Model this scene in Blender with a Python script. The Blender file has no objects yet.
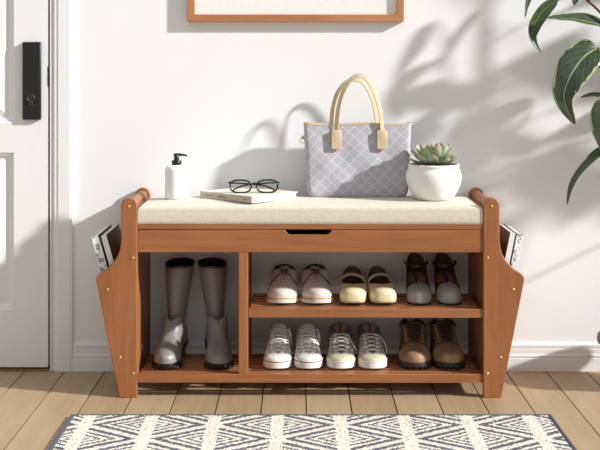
import bpy, bmesh, math, random
import numpy as np
from mathutils import Vector, Matrix
R = math.radians
PI = math.pi
SC = bpy.context.scene
COL = SC.collection
random.seed(7)

# ------------------------------------------------------------------ camera geometry
D, F, VX, VY, CZ = 3.363, 1201.07, 298.0, 72.0, 0.9128
WALL = 0.31
def W(px, py, Y):
    s = (Y + D) / F
    return Vector(((px - VX) * s, Y, CZ - (py - VY) * s))
def X0(px): return (px - VX) * 0.0028
def Z0(py): return (398.0 - py) * 0.0028

# ------------------------------------------------------------------ object helpers
def link(o, parent=None):
    COL.objects.link(o)
    if parent is not None: o.parent = parent
    return o
def thing(name, label, cat, loc=(0, 0, 0), rz=0.0, group=None):
    o = bpy.data.objects.new(name, None)
    o.empty_display_size = 0.05
    link(o); o.location = loc; o.rotation_euler = (0, 0, rz)
    return tag(o, label, cat, group)
def tag(o, label, cat, group=None):
    o['label'] = label; o['category'] = cat
    if group: o['group'] = group
    return o

class MB:
    def __init__(s): s.bm = bmesh.new(); s.mi = 0
    def v(s, p): return s.bm.verts.new(p)
    def f(s, vs, mi=None):
        try:
            f = s.bm.faces.new(vs); f.material_index = s.mi if mi is None else mi; return f
        except ValueError: return None
    def box(s, x0, x1, y0, y1, z0, z1, M=None):
        c = [Vector((x, y, z)) for x in (x0, x1) for y in (y0, y1) for z in (z0, z1)]
        if M is not None: c = [M @ p for p in c]
        v = [s.v(p) for p in c]
        for q in ((0,1,3,2),(4,6,7,5),(0,4,5,1),(2,3,7,6),(0,2,6,4),(1,5,7,3)): s.f([v[i] for i in q])
        return v
    def rings(s, rings, cap0=True, cap1=True, closed=True):
        vr = [[s.v(p) for p in r] for r in rings]
        n = len(vr[0])
        for a, b in zip(vr, vr[1:]):
            for i in range(n if closed else n - 1):
                j = (i + 1) % n
                s.f([a[i], a[j], b[j], b[i]])
        if cap0: s.f(list(reversed(vr[0])))
        if cap1: s.f(vr[-1])
        return vr
    def lathe(s, prof, c=(0, 0, 0), n=40, cap0=True, cap1=True):
        c = Vector(c)
        s.rings([[c + Vector((r * math.cos(2*PI*i/n), r * math.sin(2*PI*i/n), z)) for i in range(n)] for r, z in prof], cap0, cap1)
    def tube(s, pts, r, n=8, flat=1.0, up=None, cap=True):
        pts = [Vector(p) for p in pts]
        rr = r if isinstance(r, (list, tuple)) else [r] * len(pts)
        ring = []
        prev = None
        for i, p in enumerate(pts):
            t = (pts[min(i+1, len(pts)-1)] - pts[max(i-1, 0)])
            if t.length < 1e-9: t = Vector((0, 0, 1))
            t.normalize()
            if up is not None: a = up.cross(t)
            elif prev is None:
                a = Vector((0, 0, 1)).cross(t)
                if a.length < .1: a = Vector((1, 0, 0)).cross(t)
            else: a = prev - t * prev.dot(t)
            if a.length < 1e-6: a = Vector((1, 0, 0))
            a.normalize(); prev = a
            b = t.cross(a)
            ring.append([p + a * math.cos(2*PI*k/n) * rr[i] + b * math.sin(2*PI*k/n) * rr[i] * flat for k in range(n)])
        s.rings(ring, cap, cap)
    def prism(s, pts2, y0, y1):
        a = [s.v((x, y0, z)) for x, z in pts2]; b = [s.v((x, y1, z)) for x, z in pts2]
        n = len(a)
        s.f(a); s.f(list(reversed(b)))
        for i in range(n):
            j = (i + 1) % n
            s.f([a[i], b[i], b[j], a[j]])
    def build(s, name, mats, parent=None, smooth=True, bevel=0, angle=38, merge=0, subd=0, solid=None, normals=True, segs=2):
        bm = s.bm
        if merge: bmesh.ops.remove_doubles(bm, verts=bm.verts, dist=merge)
        if normals: bmesh.ops.recalc_face_normals(bm, faces=bm.faces)
        if smooth:
            for f in bm.faces: f.smooth = True
            la = R(angle)
            for e in bm.edges:
                if len(e.link_faces) == 2 and e.calc_face_angle(0) > la: e.smooth = False
        me = bpy.data.meshes.new(name); bm.to_mesh(me); bm.free()
        if not isinstance(mats, (list, tuple)): mats = [mats]
        for m in mats: me.materials.append(m)
        o = bpy.data.objects.new(name, me); link(o, parent)
        if solid:
            m = o.modifiers.new('solid', 'SOLIDIFY'); m.thickness = solid[0]; m.offset = solid[1]
            if len(solid) > 2: m.material_offset = solid[2]; m.material_offset_rim = 0
        if bevel:
            m = o.modifiers.new('bevel', 'BEVEL'); m.width = bevel; m.segments = segs; m.limit_method = 'ANGLE'; m.angle_limit = R(40)
            m.harden_normals = False
        if subd:
            m = o.modifiers.new('subd', 'SUBSURF'); m.levels = subd; m.render_levels = subd
        return o

def spline(pts, n=8):
    pts = [Vector(p) for p in pts]
    out = []
    for i in range(len(pts) - 1):
        p0, p1, p2, p3 = pts[max(i-1, 0)], pts[i], pts[i+1], pts[min(i+2, len(pts)-1)]
        for k in range(n):
            t = k / n
            out.append(0.5 * ((2*p1) + (p2-p0)*t + (2*p0-5*p1+4*p2-p3)*t*t + (3*p1-p0-3*p2+p3)*t**3))
    out.append(pts[-1].copy())
    return out

# ------------------------------------------------------------------ materials
def srgb(r, g, b):
    f = lambda c: (c/255/12.92) if c/255 <= .04045 else ((c/255+.055)/1.055)**2.4
    return (f(r), f(g), f(b), 1)
class NT:
    def __init__(s, name):
        s.m = bpy.data.materials.new(name); s.m.use_nodes = True
        s.t = s.m.node_tree; s.b = s.t.nodes['Principled BSDF']
    def n(s, typ, **kw):
        x = s.t.nodes.new(typ)
        for k, v in kw.items():
            if k in x.inputs.keys() if isinstance(k, str) else False: x.inputs[k].default_value = v
            else: setattr(x, k, v)
        return x
    def l(s, a, b): s.t.links.new(a, b)
    def math(s, op, a, b=None, c=None):
        x = s.t.nodes.new('ShaderNodeMath'); x.operation = op
        for i, q in enumerate((a, b, c)):
            if q is None: continue
            if hasattr(q, 'links'): s.l(q, x.inputs[i])
            else: x.inputs[i].default_value = q
        return x.outputs[0]
    def mix(s, fac, a, b):
        x = s.t.nodes.new('ShaderNodeMix'); x.data_type = 'RGBA'
        for q, i in ((fac, 0), (a, 6), (b, 7)):
            if hasattr(q, 'links'): s.l(q, x.inputs[i])
            else: x.inputs[i].default_value = q
        return x.outputs[2]
    def coord(s, kind='Object', scale=(1, 1, 1), rot=(0, 0, 0)):
        tc = s.t.nodes.new('ShaderNodeTexCoord'); mp = s.t.nodes.new('ShaderNodeMapping')
        mp.inputs['Scale'].default_value = scale; mp.inputs['Rotation'].default_value = rot
        s.l(tc.outputs[kind], mp.inputs[0]); return mp.outputs[0]
    def noise(s, vec, scale, detail=3, rough=.5):
        x = s.t.nodes.new('ShaderNodeTexNoise'); x.inputs['Scale'].default_value = scale
        x.inputs['Detail'].default_value = detail; x.inputs['Roughness'].default_value = rough
        s.l(vec, x.inputs['Vector']); return x.outputs['Fac']
    def ramp(s, fac, stops):
        x = s.t.nodes.new('ShaderNodeValToRGB')
        e = x.color_ramp.elements
        e[0].position, e[0].color = stops[0]; e[1].position, e[1].color = stops[-1]
        for p, c in stops[1:-1]:
            q = e.new(p); q.color = c
        s.l(fac, x.inputs[0]); return x.outputs[0]
    def bump(s, h, strength=.2, dist=.002):
        x = s.t.nodes.new('ShaderNodeBump'); x.inputs['Strength'].default_value = strength; x.inputs['Distance'].default_value = dist
        s.l(h, x.inputs['Height']); s.l(x.outputs[0], s.b.inputs['Normal'])
    def col(s, c):
        if hasattr(c, 'links'): s.l(c, s.b.inputs['Base Color'])
        else: s.b.inputs['Base Color'].default_value = c
    def rough(s, r): s.b.inputs['Roughness'].default_value = r

def dark(c, k): return (c[0]*k, c[1]*k, c[2]*k, 1)
def simple(name, c, rough=.5, var=.12, nscale=60, bump=.1, bdist=.001, metal=0, coat=0, spec=None):
    m = NT(name); v = m.coord()
    n = m.noise(v, nscale, 4)
    m.col(m.ramp(n, [(.3, dark(c, 1-var)), (.7, dark(c, 1+var*.5))])); m.rough(rough)
    m.b.inputs['Metallic'].default_value = metal; m.b.inputs['Coat Weight'].default_value = coat
    if spec is not None: m.b.inputs['Specular IOR Level'].default_value = spec
    if bump: m.bump(n, bump, bdist)
    return m.m
def fabric(name, c, c2, scale=900, rough=.9, bump=.5):
    m = NT(name); v = m.coord()
    a = m.noise(v, scale, 2); b = m.noise(v, scale*.25, 3)
    f = m.math('ADD', m.math('MULTIPLY', a, .65), m.math('MULTIPLY', b, .35))
    m.col(m.ramp(f, [(.38, c2), (.6, c)])); m.rough(rough); m.bump(f, bump, .0015)
    m.b.inputs['Sheen Weight'].default_value = .15
    return m.m
def wood(name, axis, ca, cb, cc, rough=.42):
    m = NT(name)
    st = {'x': (2.2, 30, 30), 'y': (30, 2.2, 30), 'z': (30, 30, 2.2)}[axis]
    v = m.coord('Object', st)
    n1 = m.noise(v, 2.2, 5, .6)
    st2 = {'x': (1.2, 9, 9), 'y': (9, 1.2, 9), 'z': (9, 9, 1.2)}[axis]
    n2 = m.noise(m.coord('Object', st2), 1.3, 2)
    n3 = m.noise(m.coord('Object', tuple(q*6 for q in st)), 2, 2)
    f = m.math('ADD', m.math('ADD', m.math('MULTIPLY', n1, .5), m.math('MULTIPLY', n2, .35)), m.math('MULTIPLY', n3, .15))
    m.col(m.ramp(f, [(.34, ca), (.5, cb), (.66, cc)])); m.rough(rough); m.bump(f, .06, .001)
    m.b.inputs['Specular IOR Level'].default_value = .35
    return m.m
wa, wb, wc = srgb(134, 82, 49), srgb(153, 96, 59), srgb(167, 109, 70)
WX = wood('bamboo_along', 'x', wa, wb, wc); WY = wood('bamboo_deep', 'y', wa, wb, wc); WZ = wood('bamboo_up', 'z', wa, wb, wc)
FRX = wood('frame_oak', 'x', srgb(166, 108, 70), srgb(182, 124, 84), srgb(194, 138, 98))
FRZ = wood('frame_oak_up', 'z', srgb(166, 108, 70), srgb(182, 124, 84), srgb(194, 138, 98))
m = NT('wall_paint'); v = m.coord(); n = m.noise(v, 220, 3); n2 = m.noise(v, 3, 2)
m.col(m.ramp(n2, [(.3, srgb(238, 237, 236)), (.7, srgb(241, 240, 240))])); m.rough(.85); m.bump(n, .12, .001); WALLM = m.m
TRIM = simple('trim_paint', srgb(236, 234, 231), .45, .01, 40, .02)
DOORM = simple('door_paint', srgb(238, 237, 236), .42, .01, 40, .02)
m = NT('floor_planks'); v = m.coord('Object', (22, 1.6, 22)); n = m.noise(v, 2.5, 5, .65); nb = m.noise(m.coord('Object', (6, .9, 6)), 1.4, 3)
geo = m.t.nodes.new('ShaderNodeNewGeometry')
f = m.math('ADD', m.math('ADD', m.math('MULTIPLY', n, .45), m.math('MULTIPLY', nb, .35)), m.math('MULTIPLY', geo.outputs['Random Per Island'], .2))
m.col(m.ramp(f, [(.28, srgb(152, 124, 91)), (.5, srgb(171, 144, 110)), (.72, srgb(184, 160, 128))])); m.rough(.5); m.bump(n, .08, .001); FLOORM = m.m
GAPM = simple('floor_gap', srgb(70, 48, 30), .9)
LINEN = fabric('cushion_linen', srgb(214, 205, 188), srgb(197, 186, 165), 520, .95, .35)
BRASS = simple('brass', srgb(205, 178, 110), .35, .1, 80, 0, metal=.7)
BLACK = simple('black_plastic', srgb(24, 24, 26), .38, .1, 80, .03)
GLOSSBLACK = simple('black_acetate', srgb(14, 14, 15), .22, .1, 80, 0)
CERAMIC = simple('white_ceramic', srgb(238, 235, 230), .55, .04, 120, .15, .001)
SOAPW = simple('white_bottle', srgb(240, 239, 237), .5, .01, 60, .02)
PAPER = simple('paper_white', srgb(240, 238, 234), .8, .03, 90, .05)
def pages(name, axis_scale):
    m = NT(name); n = m.noise(m.coord('Object', axis_scale), 4, 2)
    m.col(m.ramp(n, [(.35, srgb(205, 200, 190)), (.65, srgb(240, 237, 231))])); m.rough(.85); return m.m
PAGEZ = pages('page_edges_stacked', (3, 3, 400)); PAGEX = pages('page_edges', (400, 3, 3))
SOIL = simple('dark_soil', srgb(60, 44, 34), .95, .4, 200, .8, .004)

# lattice canvas of the tote
m = NT('lattice_canvas'); tc = m.t.nodes.new('ShaderNodeTexCoord'); sp = m.t.nodes.new('ShaderNodeSeparateXYZ'); m.l(tc.outputs['Object'], sp.inputs[0])
x, z = sp.outputs[0], sp.outputs[2]
xs = m.math('MULTIPLY', x, 1/.0345); zs = m.math('MULTIPLY', z, 1/.0325)
sk = m.math('MULTIPLY', x, 1.5)
zs = m.math('SUBTRACT', zs, sk)
def lat(sign):
    u = m.math('ADD', xs, zs) if sign > 0 else m.math('SUBTRACT', xs, zs)
    o = m.math('SUBTRACT', xs, zs) if sign > 0 else m.math('ADD', xs, zs)
    u = m.math('ADD', u, m.math('MULTIPLY', m.math('SINE', m.math('MULTIPLY', o, 2*PI)), .025))
    fr = m.math('FRACT', m.math('ADD', u, 50.27))
    return m.math('ABSOLUTE', m.math('SUBTRACT', fr, .5))
d = m.math('MINIMUM', lat(1), lat(-1))
mr = m.t.nodes.new('ShaderNodeMapRange'); m.l(d, mr.inputs[0]); mr.inputs[1].default_value = .03; mr.inputs[2].default_value = .075; mr.inputs[3].default_value = 1; mr.inputs[4].default_value = 0
cn = m.noise(m.coord(), 700, 2)
basec = m.ramp(cn, [(.35, srgb(167, 164, 170)), (.65, srgb(181, 178, 185))])
m.col(m.mix(mr.outputs[0], basec, srgb(199, 196, 201))); m.rough(.8); m.bump(cn, .25, .001); CANVAS = m.m
TAN = simple('tan_leather', srgb(207, 184, 150), .55, .08, 90, .12)

def leafmat(name, cdark, clight, cream, edge):
    m = NT(name); tc = m.t.nodes.new('ShaderNodeTexCoord'); sp = m.t.nodes.new('ShaderNodeSeparateXYZ'); m.l(tc.outputs['UV'], sp.inputs[0])
    u, v = sp.outputs[0], sp.outputs[1]
    n = m.noise(m.coord('UV', (3, 5, 1)), 2.2, 4)
    base = m.ramp(n, [(.3, cdark), (.7, clight)])
    du = m.math('ABSOLUTE', m.math('SUBTRACT', u, .5))
    mid = m.math('LESS_THAN', du, .022)
    vv = m.math('SUBTRACT', m.math('MULTIPLY', v, 9), m.math('MULTIPLY', du, 6))
    ve = m.math('LESS_THAN', m.math('FRACT', m.math('ADD', vv, 20)), .07)
    base = m.mix(m.math('MULTIPLY', ve, .16), base, cream)
    base = m.mix(m.math('MULTIPLY', mid, .6), base, cream)
    e = m.math('GREATER_THAN', m.math('ADD', du, m.math('MULTIPLY', m.math('SUBTRACT', m.noise(m.coord('UV', (2, 3, 1)), 3, 2), .5), .35)), edge)
    base = m.mix(m.math('MULTIPLY', e, .8), base, cream)
    m.col(base); m.rough(.3); m.b.inputs['Coat Weight'].default_value = .35; m.b.inputs['Coat Roughness'].default_value = .25
    m.bump(m.math('ADD', mid, ve), .15, .001)
    return m.m
LEAFA = leafmat('leaf_variegated', srgb(34, 50, 30), srgb(54, 74, 42), srgb(190, 194, 142), .45)
LEAFB = leafmat('leaf_green', srgb(34, 50, 22), srgb(66, 86, 36), srgb(132, 146, 78), .6)
BARK = simple('plant_bark', srgb(92, 56, 38), .8, .3, 60, .4)
STEMG = simple('plant_stem', srgb(112, 110, 60), .6, .2, 60, .1)
PLANTER = simple('brown_planter', srgb(112, 84, 66), .5, .15, 60, .1)
m = NT('succulent_leaf'); tc = m.t.nodes.new('ShaderNodeTexCoord'); sp = m.t.nodes.new('ShaderNodeSeparateXYZ'); m.l(tc.outputs['UV'], sp.inputs[0])
f = m.math('ADD', sp.outputs[1], m.math('MULTIPLY', m.math('SUBTRACT', m.noise(m.coord(), 60, 3), .5), .3))
m.col(m.ramp(f, [(.0, srgb(136, 154, 120)), (.72, srgb(158, 174, 144)), (.93, srgb(164, 158, 126)), (1.06 if False else 1, srgb(176, 112, 104))])); m.rough(.5); SUCC = m.m

# ------------------------------------------------------------------ setting
def setting(name, mb, mats, parent=None, **kw):
    o = mb.build(name, mats, parent, **kw)
    o['kind'] = 'structure'
    return o
DX1 = W(50.8, 200, WALL).x          # right side of the door opening
DX0 = DX1 - .83
DH = 2.04
b = MB()
b.box(DX1, 2.6, WALL, WALL+.12, 0, 2.7)
b.box(-2.6, DX0, WALL, WALL+.12, 0, 2.7)
b.box(DX0, DX1, WALL, WALL+.12, DH, 2.7)
setting('wall_back', b, WALLM, smooth=False)
b = MB()
pw, gap = .1223, .0034
x = .0225 - 22*pw
while x < 2.6:
    b.box(x+gap/2, x+pw-gap/2, -4.4, WALL+.14, -.018, 0.0)
    x += pw
b.mi = 1
b.box(-2.75, 2.75, -4.4, WALL+.14, -.04, -.006)
setting('floor', b, [FLOORM, GAPM], smooth=False)
# baseboard
cx1 = W(71.8, 360, .288).x
prof = [(0, 0), (.016, 0), (.016, .038), (.0135, .0405), (.016, .043), (.016, .049), (.0115, .0515), (.0115, .067), (.008, .0695), (.0115, .072), (.0115, .080), (.008, .084), (0, .084)]
def baseb(name, xa, xb):
    b = MB()
    b.rings([[(xa, WALL-d*.7, z) for d, z in prof], [(xb, WALL-d*.7, z) for d, z in prof]])
    setting(name, b, TRIM, smooth=False)
baseb('baseboard_back', cx1, 2.6)
baseb('baseboard_left', -2.6, DX0 - .07)
# casing
def casing(name, xa, xb, z0, z1, flip):
    b = MB()
    pr = [(0, WALL), (0, WALL-.008), (.003, WALL-.0105), (.012, WALL-.0105), (.015, WALL-.0125), (.050, WALL-.0125), (.0545, WALL-.0105), (.0575, WALL-.0105), (.0585, WALL)]
    w = abs(xb-xa); k = w/.0585
    P = [((xa + q*k) if not flip else (xb - q*k), y) for q, y in pr]
    b.rings([[(x, y, z0) for x, y in P], [(x, y, z1) for x, y in P]])
    setting(name, b, TRIM, smooth=False)
casing('trim_1', W(52.8, 300, .29).x, cx1, 0, DH+.055, False)
casing('trim_2', DX0-.065, DX0-.006, 0, DH+.055, True)
b = MB(); b.box(DX0-.006, W(52.8, 300, .29).x, WALL-.02, WALL, DH+.002, DH+.055); setting('trim_3', b, TRIM, bevel=.003)
# jamb
b = MB()
b.box(DX1-.001, DX1+.003, WALL-.008, WALL+.12, 0, DH); b.box(DX0-.003, DX0+.001, WALL-.008, WALL+.12, 0, DH)
setting('trim_4', b, TRIM, smooth=False)
b = MB(); b.box(DX0+.001, DX1-.001, WALL-.01, WALL+.12, 0, .006); setting('trim_5', b, wood('threshold_wood', 'x', srgb(120, 84, 52), srgb(140, 100, 64), srgb(150, 110, 74)), bevel=.002)
b = MB(); b.box(DX0-.1, DX1+.1, WALL+.125, WALL+.13, 0, DH+.1); setting('wall_beyond', b, simple('dark_hall', srgb(40, 36, 32), .9))
# door
dr = bpy.data.objects.new('door_1', None); link(dr); dr['kind'] = 'structure'
DF = WALL - .007
dr.location = (DX0+.006, DF, .012)
def PX(px): return W(px, 200, DF).x - (DX0+.006)
def PZ(py): return W(50, py, DF).z - .012
dw = PX(47.9); dh = DH-.016
pr_x1 = PX(13.9); pwid = .245
cols = [(pr_x1-pwid, pr_x1), (dw-pr_x1, dw-pr_x1+pwid)]
rows = [(PZ(310), PZ(152.5)), (PZ(122.7), PZ(122.7)+.52), (PZ(122.7)+.62, dh-.12)]
b = MB()
xs_ = sorted([0, dw] + [q for c in cols for q in c]); zs_ = sorted([0, dh] + [q for c in rows for q in c])
for i in range(len(xs_)-1):
    for j in range(len(zs_)-1):
        xa, xb, za, zb = xs_[i], xs_[i+1], zs_[j], zs_[j+1]
        if (xa, xb) in cols and (za, zb) in rows:
            prev = [(xa, za), (xb, za), (xb, zb), (xa, zb)]; py = 0
            for ins, yy in ((.005, .005), (.009, .005), (.017, .011), (.021, .011), (.05, .003)):
                cur = [(xa+ins, za+ins), (xb-ins, za+ins), (xb-ins, zb-ins), (xa+ins, zb-ins)]
                for k in range(4):
                    l = (k+1) % 4
                    b.f([b.v((*prev[k][:1], py, prev[k][1])), b.v((prev[l][0], py, prev[l][1])), b.v((cur[l][0], yy, cur[l][1])), b.v((cur[k][0], yy, cur[k][1]))])
                prev, py = cur, yy
            b.f([b.v((p[0], py, p[1])) for p in prev])
        else:
            b.f([b.v((xa, 0, za)), b.v((xb, 0, za)), b.v((xb, 0, zb)), b.v((xa, 0, zb))])
for q in (((0,0,0),(0,.04,0),(0,.04,dh),(0,0,dh)), ((dw,0,0),(dw,0,dh),(dw,.04,dh),(dw,.04,0)), ((0,0,0),(dw,0,0),(dw,.04,0),(0,.04,0)), ((0,0,dh),(0,.04,dh),(dw,.04,dh),(dw,0,dh)), ((0,.04,0),(dw,.04,0),(dw,.04,dh),(0,.04,dh))):
    b.f([b.v(p) for p in q])
b.build('door_panel', DOORM, dr, smooth=False, merge=1e-5)
b = MB(); lx0, lx1, lz0, lz1 = PX(23.2), PX(41.6), PZ(119.6), PZ(42)
b.box(lx0, lx1, -.013, 0, lz0, lz1)
lk = b.build('door_lock', BLACK, dr, bevel=.003); lk['label'] = 'black rectangular lock plate'
b = MB(); cxk, czk = PX(31.8), PZ(98)
M = Matrix.Translation((cxk, -.013, czk)) @ Matrix.Rotation(R(90), 4, 'X')
rr = [[M @ Vector((r*math.cos(a*PI/12), r*math.sin(a*PI/12), h)) for a in range(24)] for r, h in ((.0125, -.001), (.0125, .004), (.0095, .005), (.0095, .003))]
b.rings(rr)
b.box(cxk-.0065, cxk+.0065, -.0175, -.012, czk-.024, czk-.006)
b.build('key_cylinder', simple('dark_metal', srgb(44, 44, 46), .4), lk, bevel=.001)
b = MB(); b.box(dw-.001, dw+.0045, -.001, .02, PZ(86.5), PZ(66)); b.build('latch_plate', BLACK, dr, bevel=.001)

# ------------------------------------------------------------------ picture
pf = thing('picture_frame', 'thin wooden picture frame with blank white print high on the wall', 'picture', (0, WALL, 0))
fx0, fx1 = W(187.5, 20, .287).x, W(404, 20, .287).x; fz0 = W(300, 21.5, .287).z; fz1 = fz0 + .52; bw = .0218
def mitre(pts, y0, y1, mat, nm):
    b = MB(); b.prism(pts, y0, y1); return b.build(nm, mat, pf, bevel=.0012)
A, B_, C_, D_ = (fx0, fz0), (fx1, fz0), (fx1, fz1), (fx0, fz1)
a, b_, c_, d_ = (fx0+bw, fz0+bw), (fx1-bw, fz0+bw), (fx1-bw, fz1-bw), (fx0+bw, fz1-bw)
for pts, mt in (((A, B_, b_, a), FRX), ((B_, C_, c_, b_), FRZ), ((C_, D_, d_, c_), FRX), ((D_, A, a, d_), FRZ)):
    mitre(list(pts), -.023, -.001, mt, 'frame_rail')
b = MB(); b.box(fx0+bw-.004, fx1-bw+.004, -.012, -.003, fz0+bw-.004, fz1-bw+.004); b.build('print', PAPER, pf)

# ------------------------------------------------------------------ shoe bench
CXP = 310.3
BX = X0(CXP)
bench = thing('shoe_bench', 'reddish brown bamboo shoe bench with cushioned storage top and side magazine pockets', 'bench', (BX, 0, 0))
def H(px): return px * .0028
inner = H(173.1)
BY0, BY1 = .285, .303
def board_outline(sg):
    c = H(181.2); r = H(8.1)
    pts = [(inner, 0), (H(191), 0), (H(212.6), Z0(288))]
    tip = [(H(214.0), Z0(281)), (H(214.2), Z0(278.2)), (H(213.2), Z0(276)), (H(211.5), Z0(274))]
    cur = [(H(203.2), Z0(268.6)), (H(198.6), Z0(264)), (H(195.0), Z0(259.6)), (H(192.2), Z0(254.5)), (H(190.5), Z0(249)), (H(189.6), Z0(243)), (H(189.3), Z0(236))]
    arc = [(c + r*math.cos(t*PI/14), Z0(205.8) + r*math.sin(t*PI/14)) for t in range(0, 15)]
    P = pts + tip + cur + arc
    return [(sg*x, z) for x, z in P]
for sg in (-1, 1):
    for y0, y1 in ((0, .018), (BY0, BY1)):
        b = MB(); b.prism(board_outline(sg), y0, y1)
        b.build('side_board', WZ, bench, bevel=.0022)
    b = MB(); b.tube([(sg*H(181.0), y, Z0(205.8)) for y in (.012, .1, .2, BY0+.01)], .0155, 20)
    b.build('armrest_rail', WY, bench)
    b = MB()
    b.box(sg*(inner+.004), sg*(inner+.016), .016, BY0+.002, .03, Z0(214)); b.box(sg*(inner+.0035), sg*(inner+.026), .016, BY0+.002, Z0(222), Z0(207.5)); b.build('side_panel', WZ, bench, bevel=.001)
    # pocket
    b = MB()
    top = (H(213.0), Z0(277.5)); bot = (H(195.0), Z0(377))
    dxp = Vector((bot[0]-top[0], 0, bot[1]-top[1])).normalized(); nn = Vector((dxp.z, 0, -dxp.x))
    if nn.x > 0: nn = -nn
    t_ = .011
    P = [Vector((top[0], 0, top[1])), Vector((bot[0], 0, bot[1])), Vector((bot[0], 0, bot[1])) + nn*t_, Vector((top[0], 0, top[1])) + nn*t_]
    b.prism([(sg*p.x, p.z) for p in P], .016, BY0+.002)
    b.build('pocket_panel', WY, bench, bevel=.003)
    b = MB(); b.box(sg*(inner+.014), sg*H(205), .016, BY0+.002, Z0(322), Z0(318)); b.build('pocket_floor', WY, bench, bevel=.001)
    for px, py in ((181.4, 206.3), (177.3, 258), (203.0, 289.5), (190.5, 357.5), (177.0, 373.5)):
        b = MB()
        M = Matrix.Translation((sg*H(px), 0, Z0(py))) @ Matrix.Rotation(R(90), 4, 'X')
        b.rings([[M @ Vector((r*math.cos(k*PI/8), r*math.sin(k*PI/8), h)) for k in range(16)] for r, h in ((.0037, -.002), (.0037, .0006), (.0028, .0013), (.0015, .0011))])
        o = b.build('screw_cap', BRASS, bench); o['label'] = 'small brass screw cap'
FY = .004
# lid, front panel with finger cut, box panels
b = MB(); b.box(-inner, inner, FY-.001, .283, Z0(229.6), Z0(224.6)); b.build('lid', WX, bench, bevel=.0015)
def bxp(px): return X0(px) - BX
fp = [(-inner, Z0(252.7)), (inner, Z0(252.7)), (inner, Z0(230)), (bxp(331.8), Z0(230)), (bxp(330.8), Z0(232)), (bxp(329), Z0(234)), (bxp(326.6), Z0(235)), (bxp(290), Z0(235)), (bxp(287.6), Z0(234)), (bxp(285.8), Z0(232)), (bxp(284.8), Z0(230)), (-inner, Z0(230))]
b = MB(); b.prism(fp, FY, FY+.016); b.build('front_panel', WX, bench, bevel=.0015)
b = MB(); b.box(-inner, inner, .262, .276, Z0(252), Z0(229.8)); b.build('back_panel', WX, bench, bevel=.001)
b = MB(); b.box(-inner, inner, FY+.016, .262, Z0(250), Z0(247)); b.build('storage_floor', WX, bench)
# divider
dv0, dv1 = bxp(238.6), bxp(248)
b = MB(); b.box(dv0, dv1, FY, FY+.02, Z0(374.6), Z0(252.7)); b.build('divider_post', WZ, bench, bevel=.0015)
b = MB(); b.box(dv0, dv1, .25, .27, Z0(374.6), Z0(252.7)); b.build('divider_post', WZ, bench, bevel=.0015)
b = MB(); b.box(dv0+.006, dv1-.006, FY+.02, .25, Z0(300), Z0(270)); b.box(dv0+.006, dv1-.006, FY+.02, .25, Z0(366), Z0(318)); b.build('divider_panel', WY, bench, bevel=.001)
ZT, ZB = Z0(309.6), Z0(374.6)
def shelf(x0, x1, zt, hgt):
    b = MB(); b.box(x0, x1, FY, FY+.018, zt-hgt, zt); s = b.build('shelf_rail', WX, bench, bevel=.0018)
    b = MB()
    n = 6; y = FY+.018+.008
    wd = (.272-y)/n
    for i in range(n): b.box(x0+.004, x1-.004, y+i*wd, y+i*wd+wd-.023, zt-.010, zt-.0005)
    for xx in (x0+.012, (x0+x1)/2, x1-.012): b.box(xx-.01, xx+.01, FY+.016, .27, zt-.026, zt-.012)
    b.build('shelf_slats', WX, bench, bevel=.001)
shelf(dv1, inner, ZT, H(8.6)); shelf(-inner, inner, ZB, H(8.8))
# cushion
b = MB()
cx, cy0, cy1 = inner-.0008, FY, .283
z0c, z1c = Z0(224.5), Z0(206.8)
nx, ny = 60, 24
def cz(u, v):
    e = min(u, 1-u)*2*cx; g = min(v, 1-v)*(cy1-cy0)
    rr = .010
    def drop(d): return 0 if d > rr else rr - math.sqrt(max(0, rr*rr-(rr-d)**2))
    crown = .0065*min(1, v*2.2)*min(1, (1-v)*6)*min(1, min(u, 1-u)*12)
    return z1c + crown - max(drop(e), drop(g))
us = sorted(set([0, .001, .003, .006, .010, 1-.01, 1-.006, 1-.003, 1-.001, 1] + [i/nx for i in range(1, nx)]))
vs = sorted(set([0, .004, .012, .024, .04, .96, .976, .988, .996, 1] + [i/ny for i in range(1, ny)]))
G = [[b.v((-cx+2*cx*u, cy0+(cy1-cy0)*v, cz(u, v))) for u in us] for v in vs]
for j in range(len(vs)-1):
    for i in range(len(us)-1): b.f([G[j][i], G[j][i+1], G[j+1][i+1], G[j+1][i]])
edge = [G[0][i] for i in range(len(us))] + [G[j][-1] for j in range(1, len(vs))] + [G[-1][i] for i in range(len(us)-2, -1, -1)] + [G[j][0] for j in range(len(vs)-2, 0, -1)]
prev = edge
for k, zz in ((0.0, z0c+.012), (0.0, z0c+.002), (.002, z0c)):
    cur = []
    for q in edge:
        x_, y_ = q.co.x, q.co.y
        cur.append(b.v((x_*(1-k/cx), y_ + (k if y_ < .1 else -k if y_ > .2 else 0), zz)))
    for i in range(len(edge)):
        j = (i+1) % len(edge); b.f([prev[i], prev[j], cur[j], cur[i]])
    prev = cur
b.f(list(reversed(prev)))
o = b.build('seat_cushion', LINEN, bench, angle=60); o['label'] = 'cream linen seat cushion'
CT = z1c + .0062     # cushion top

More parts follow.
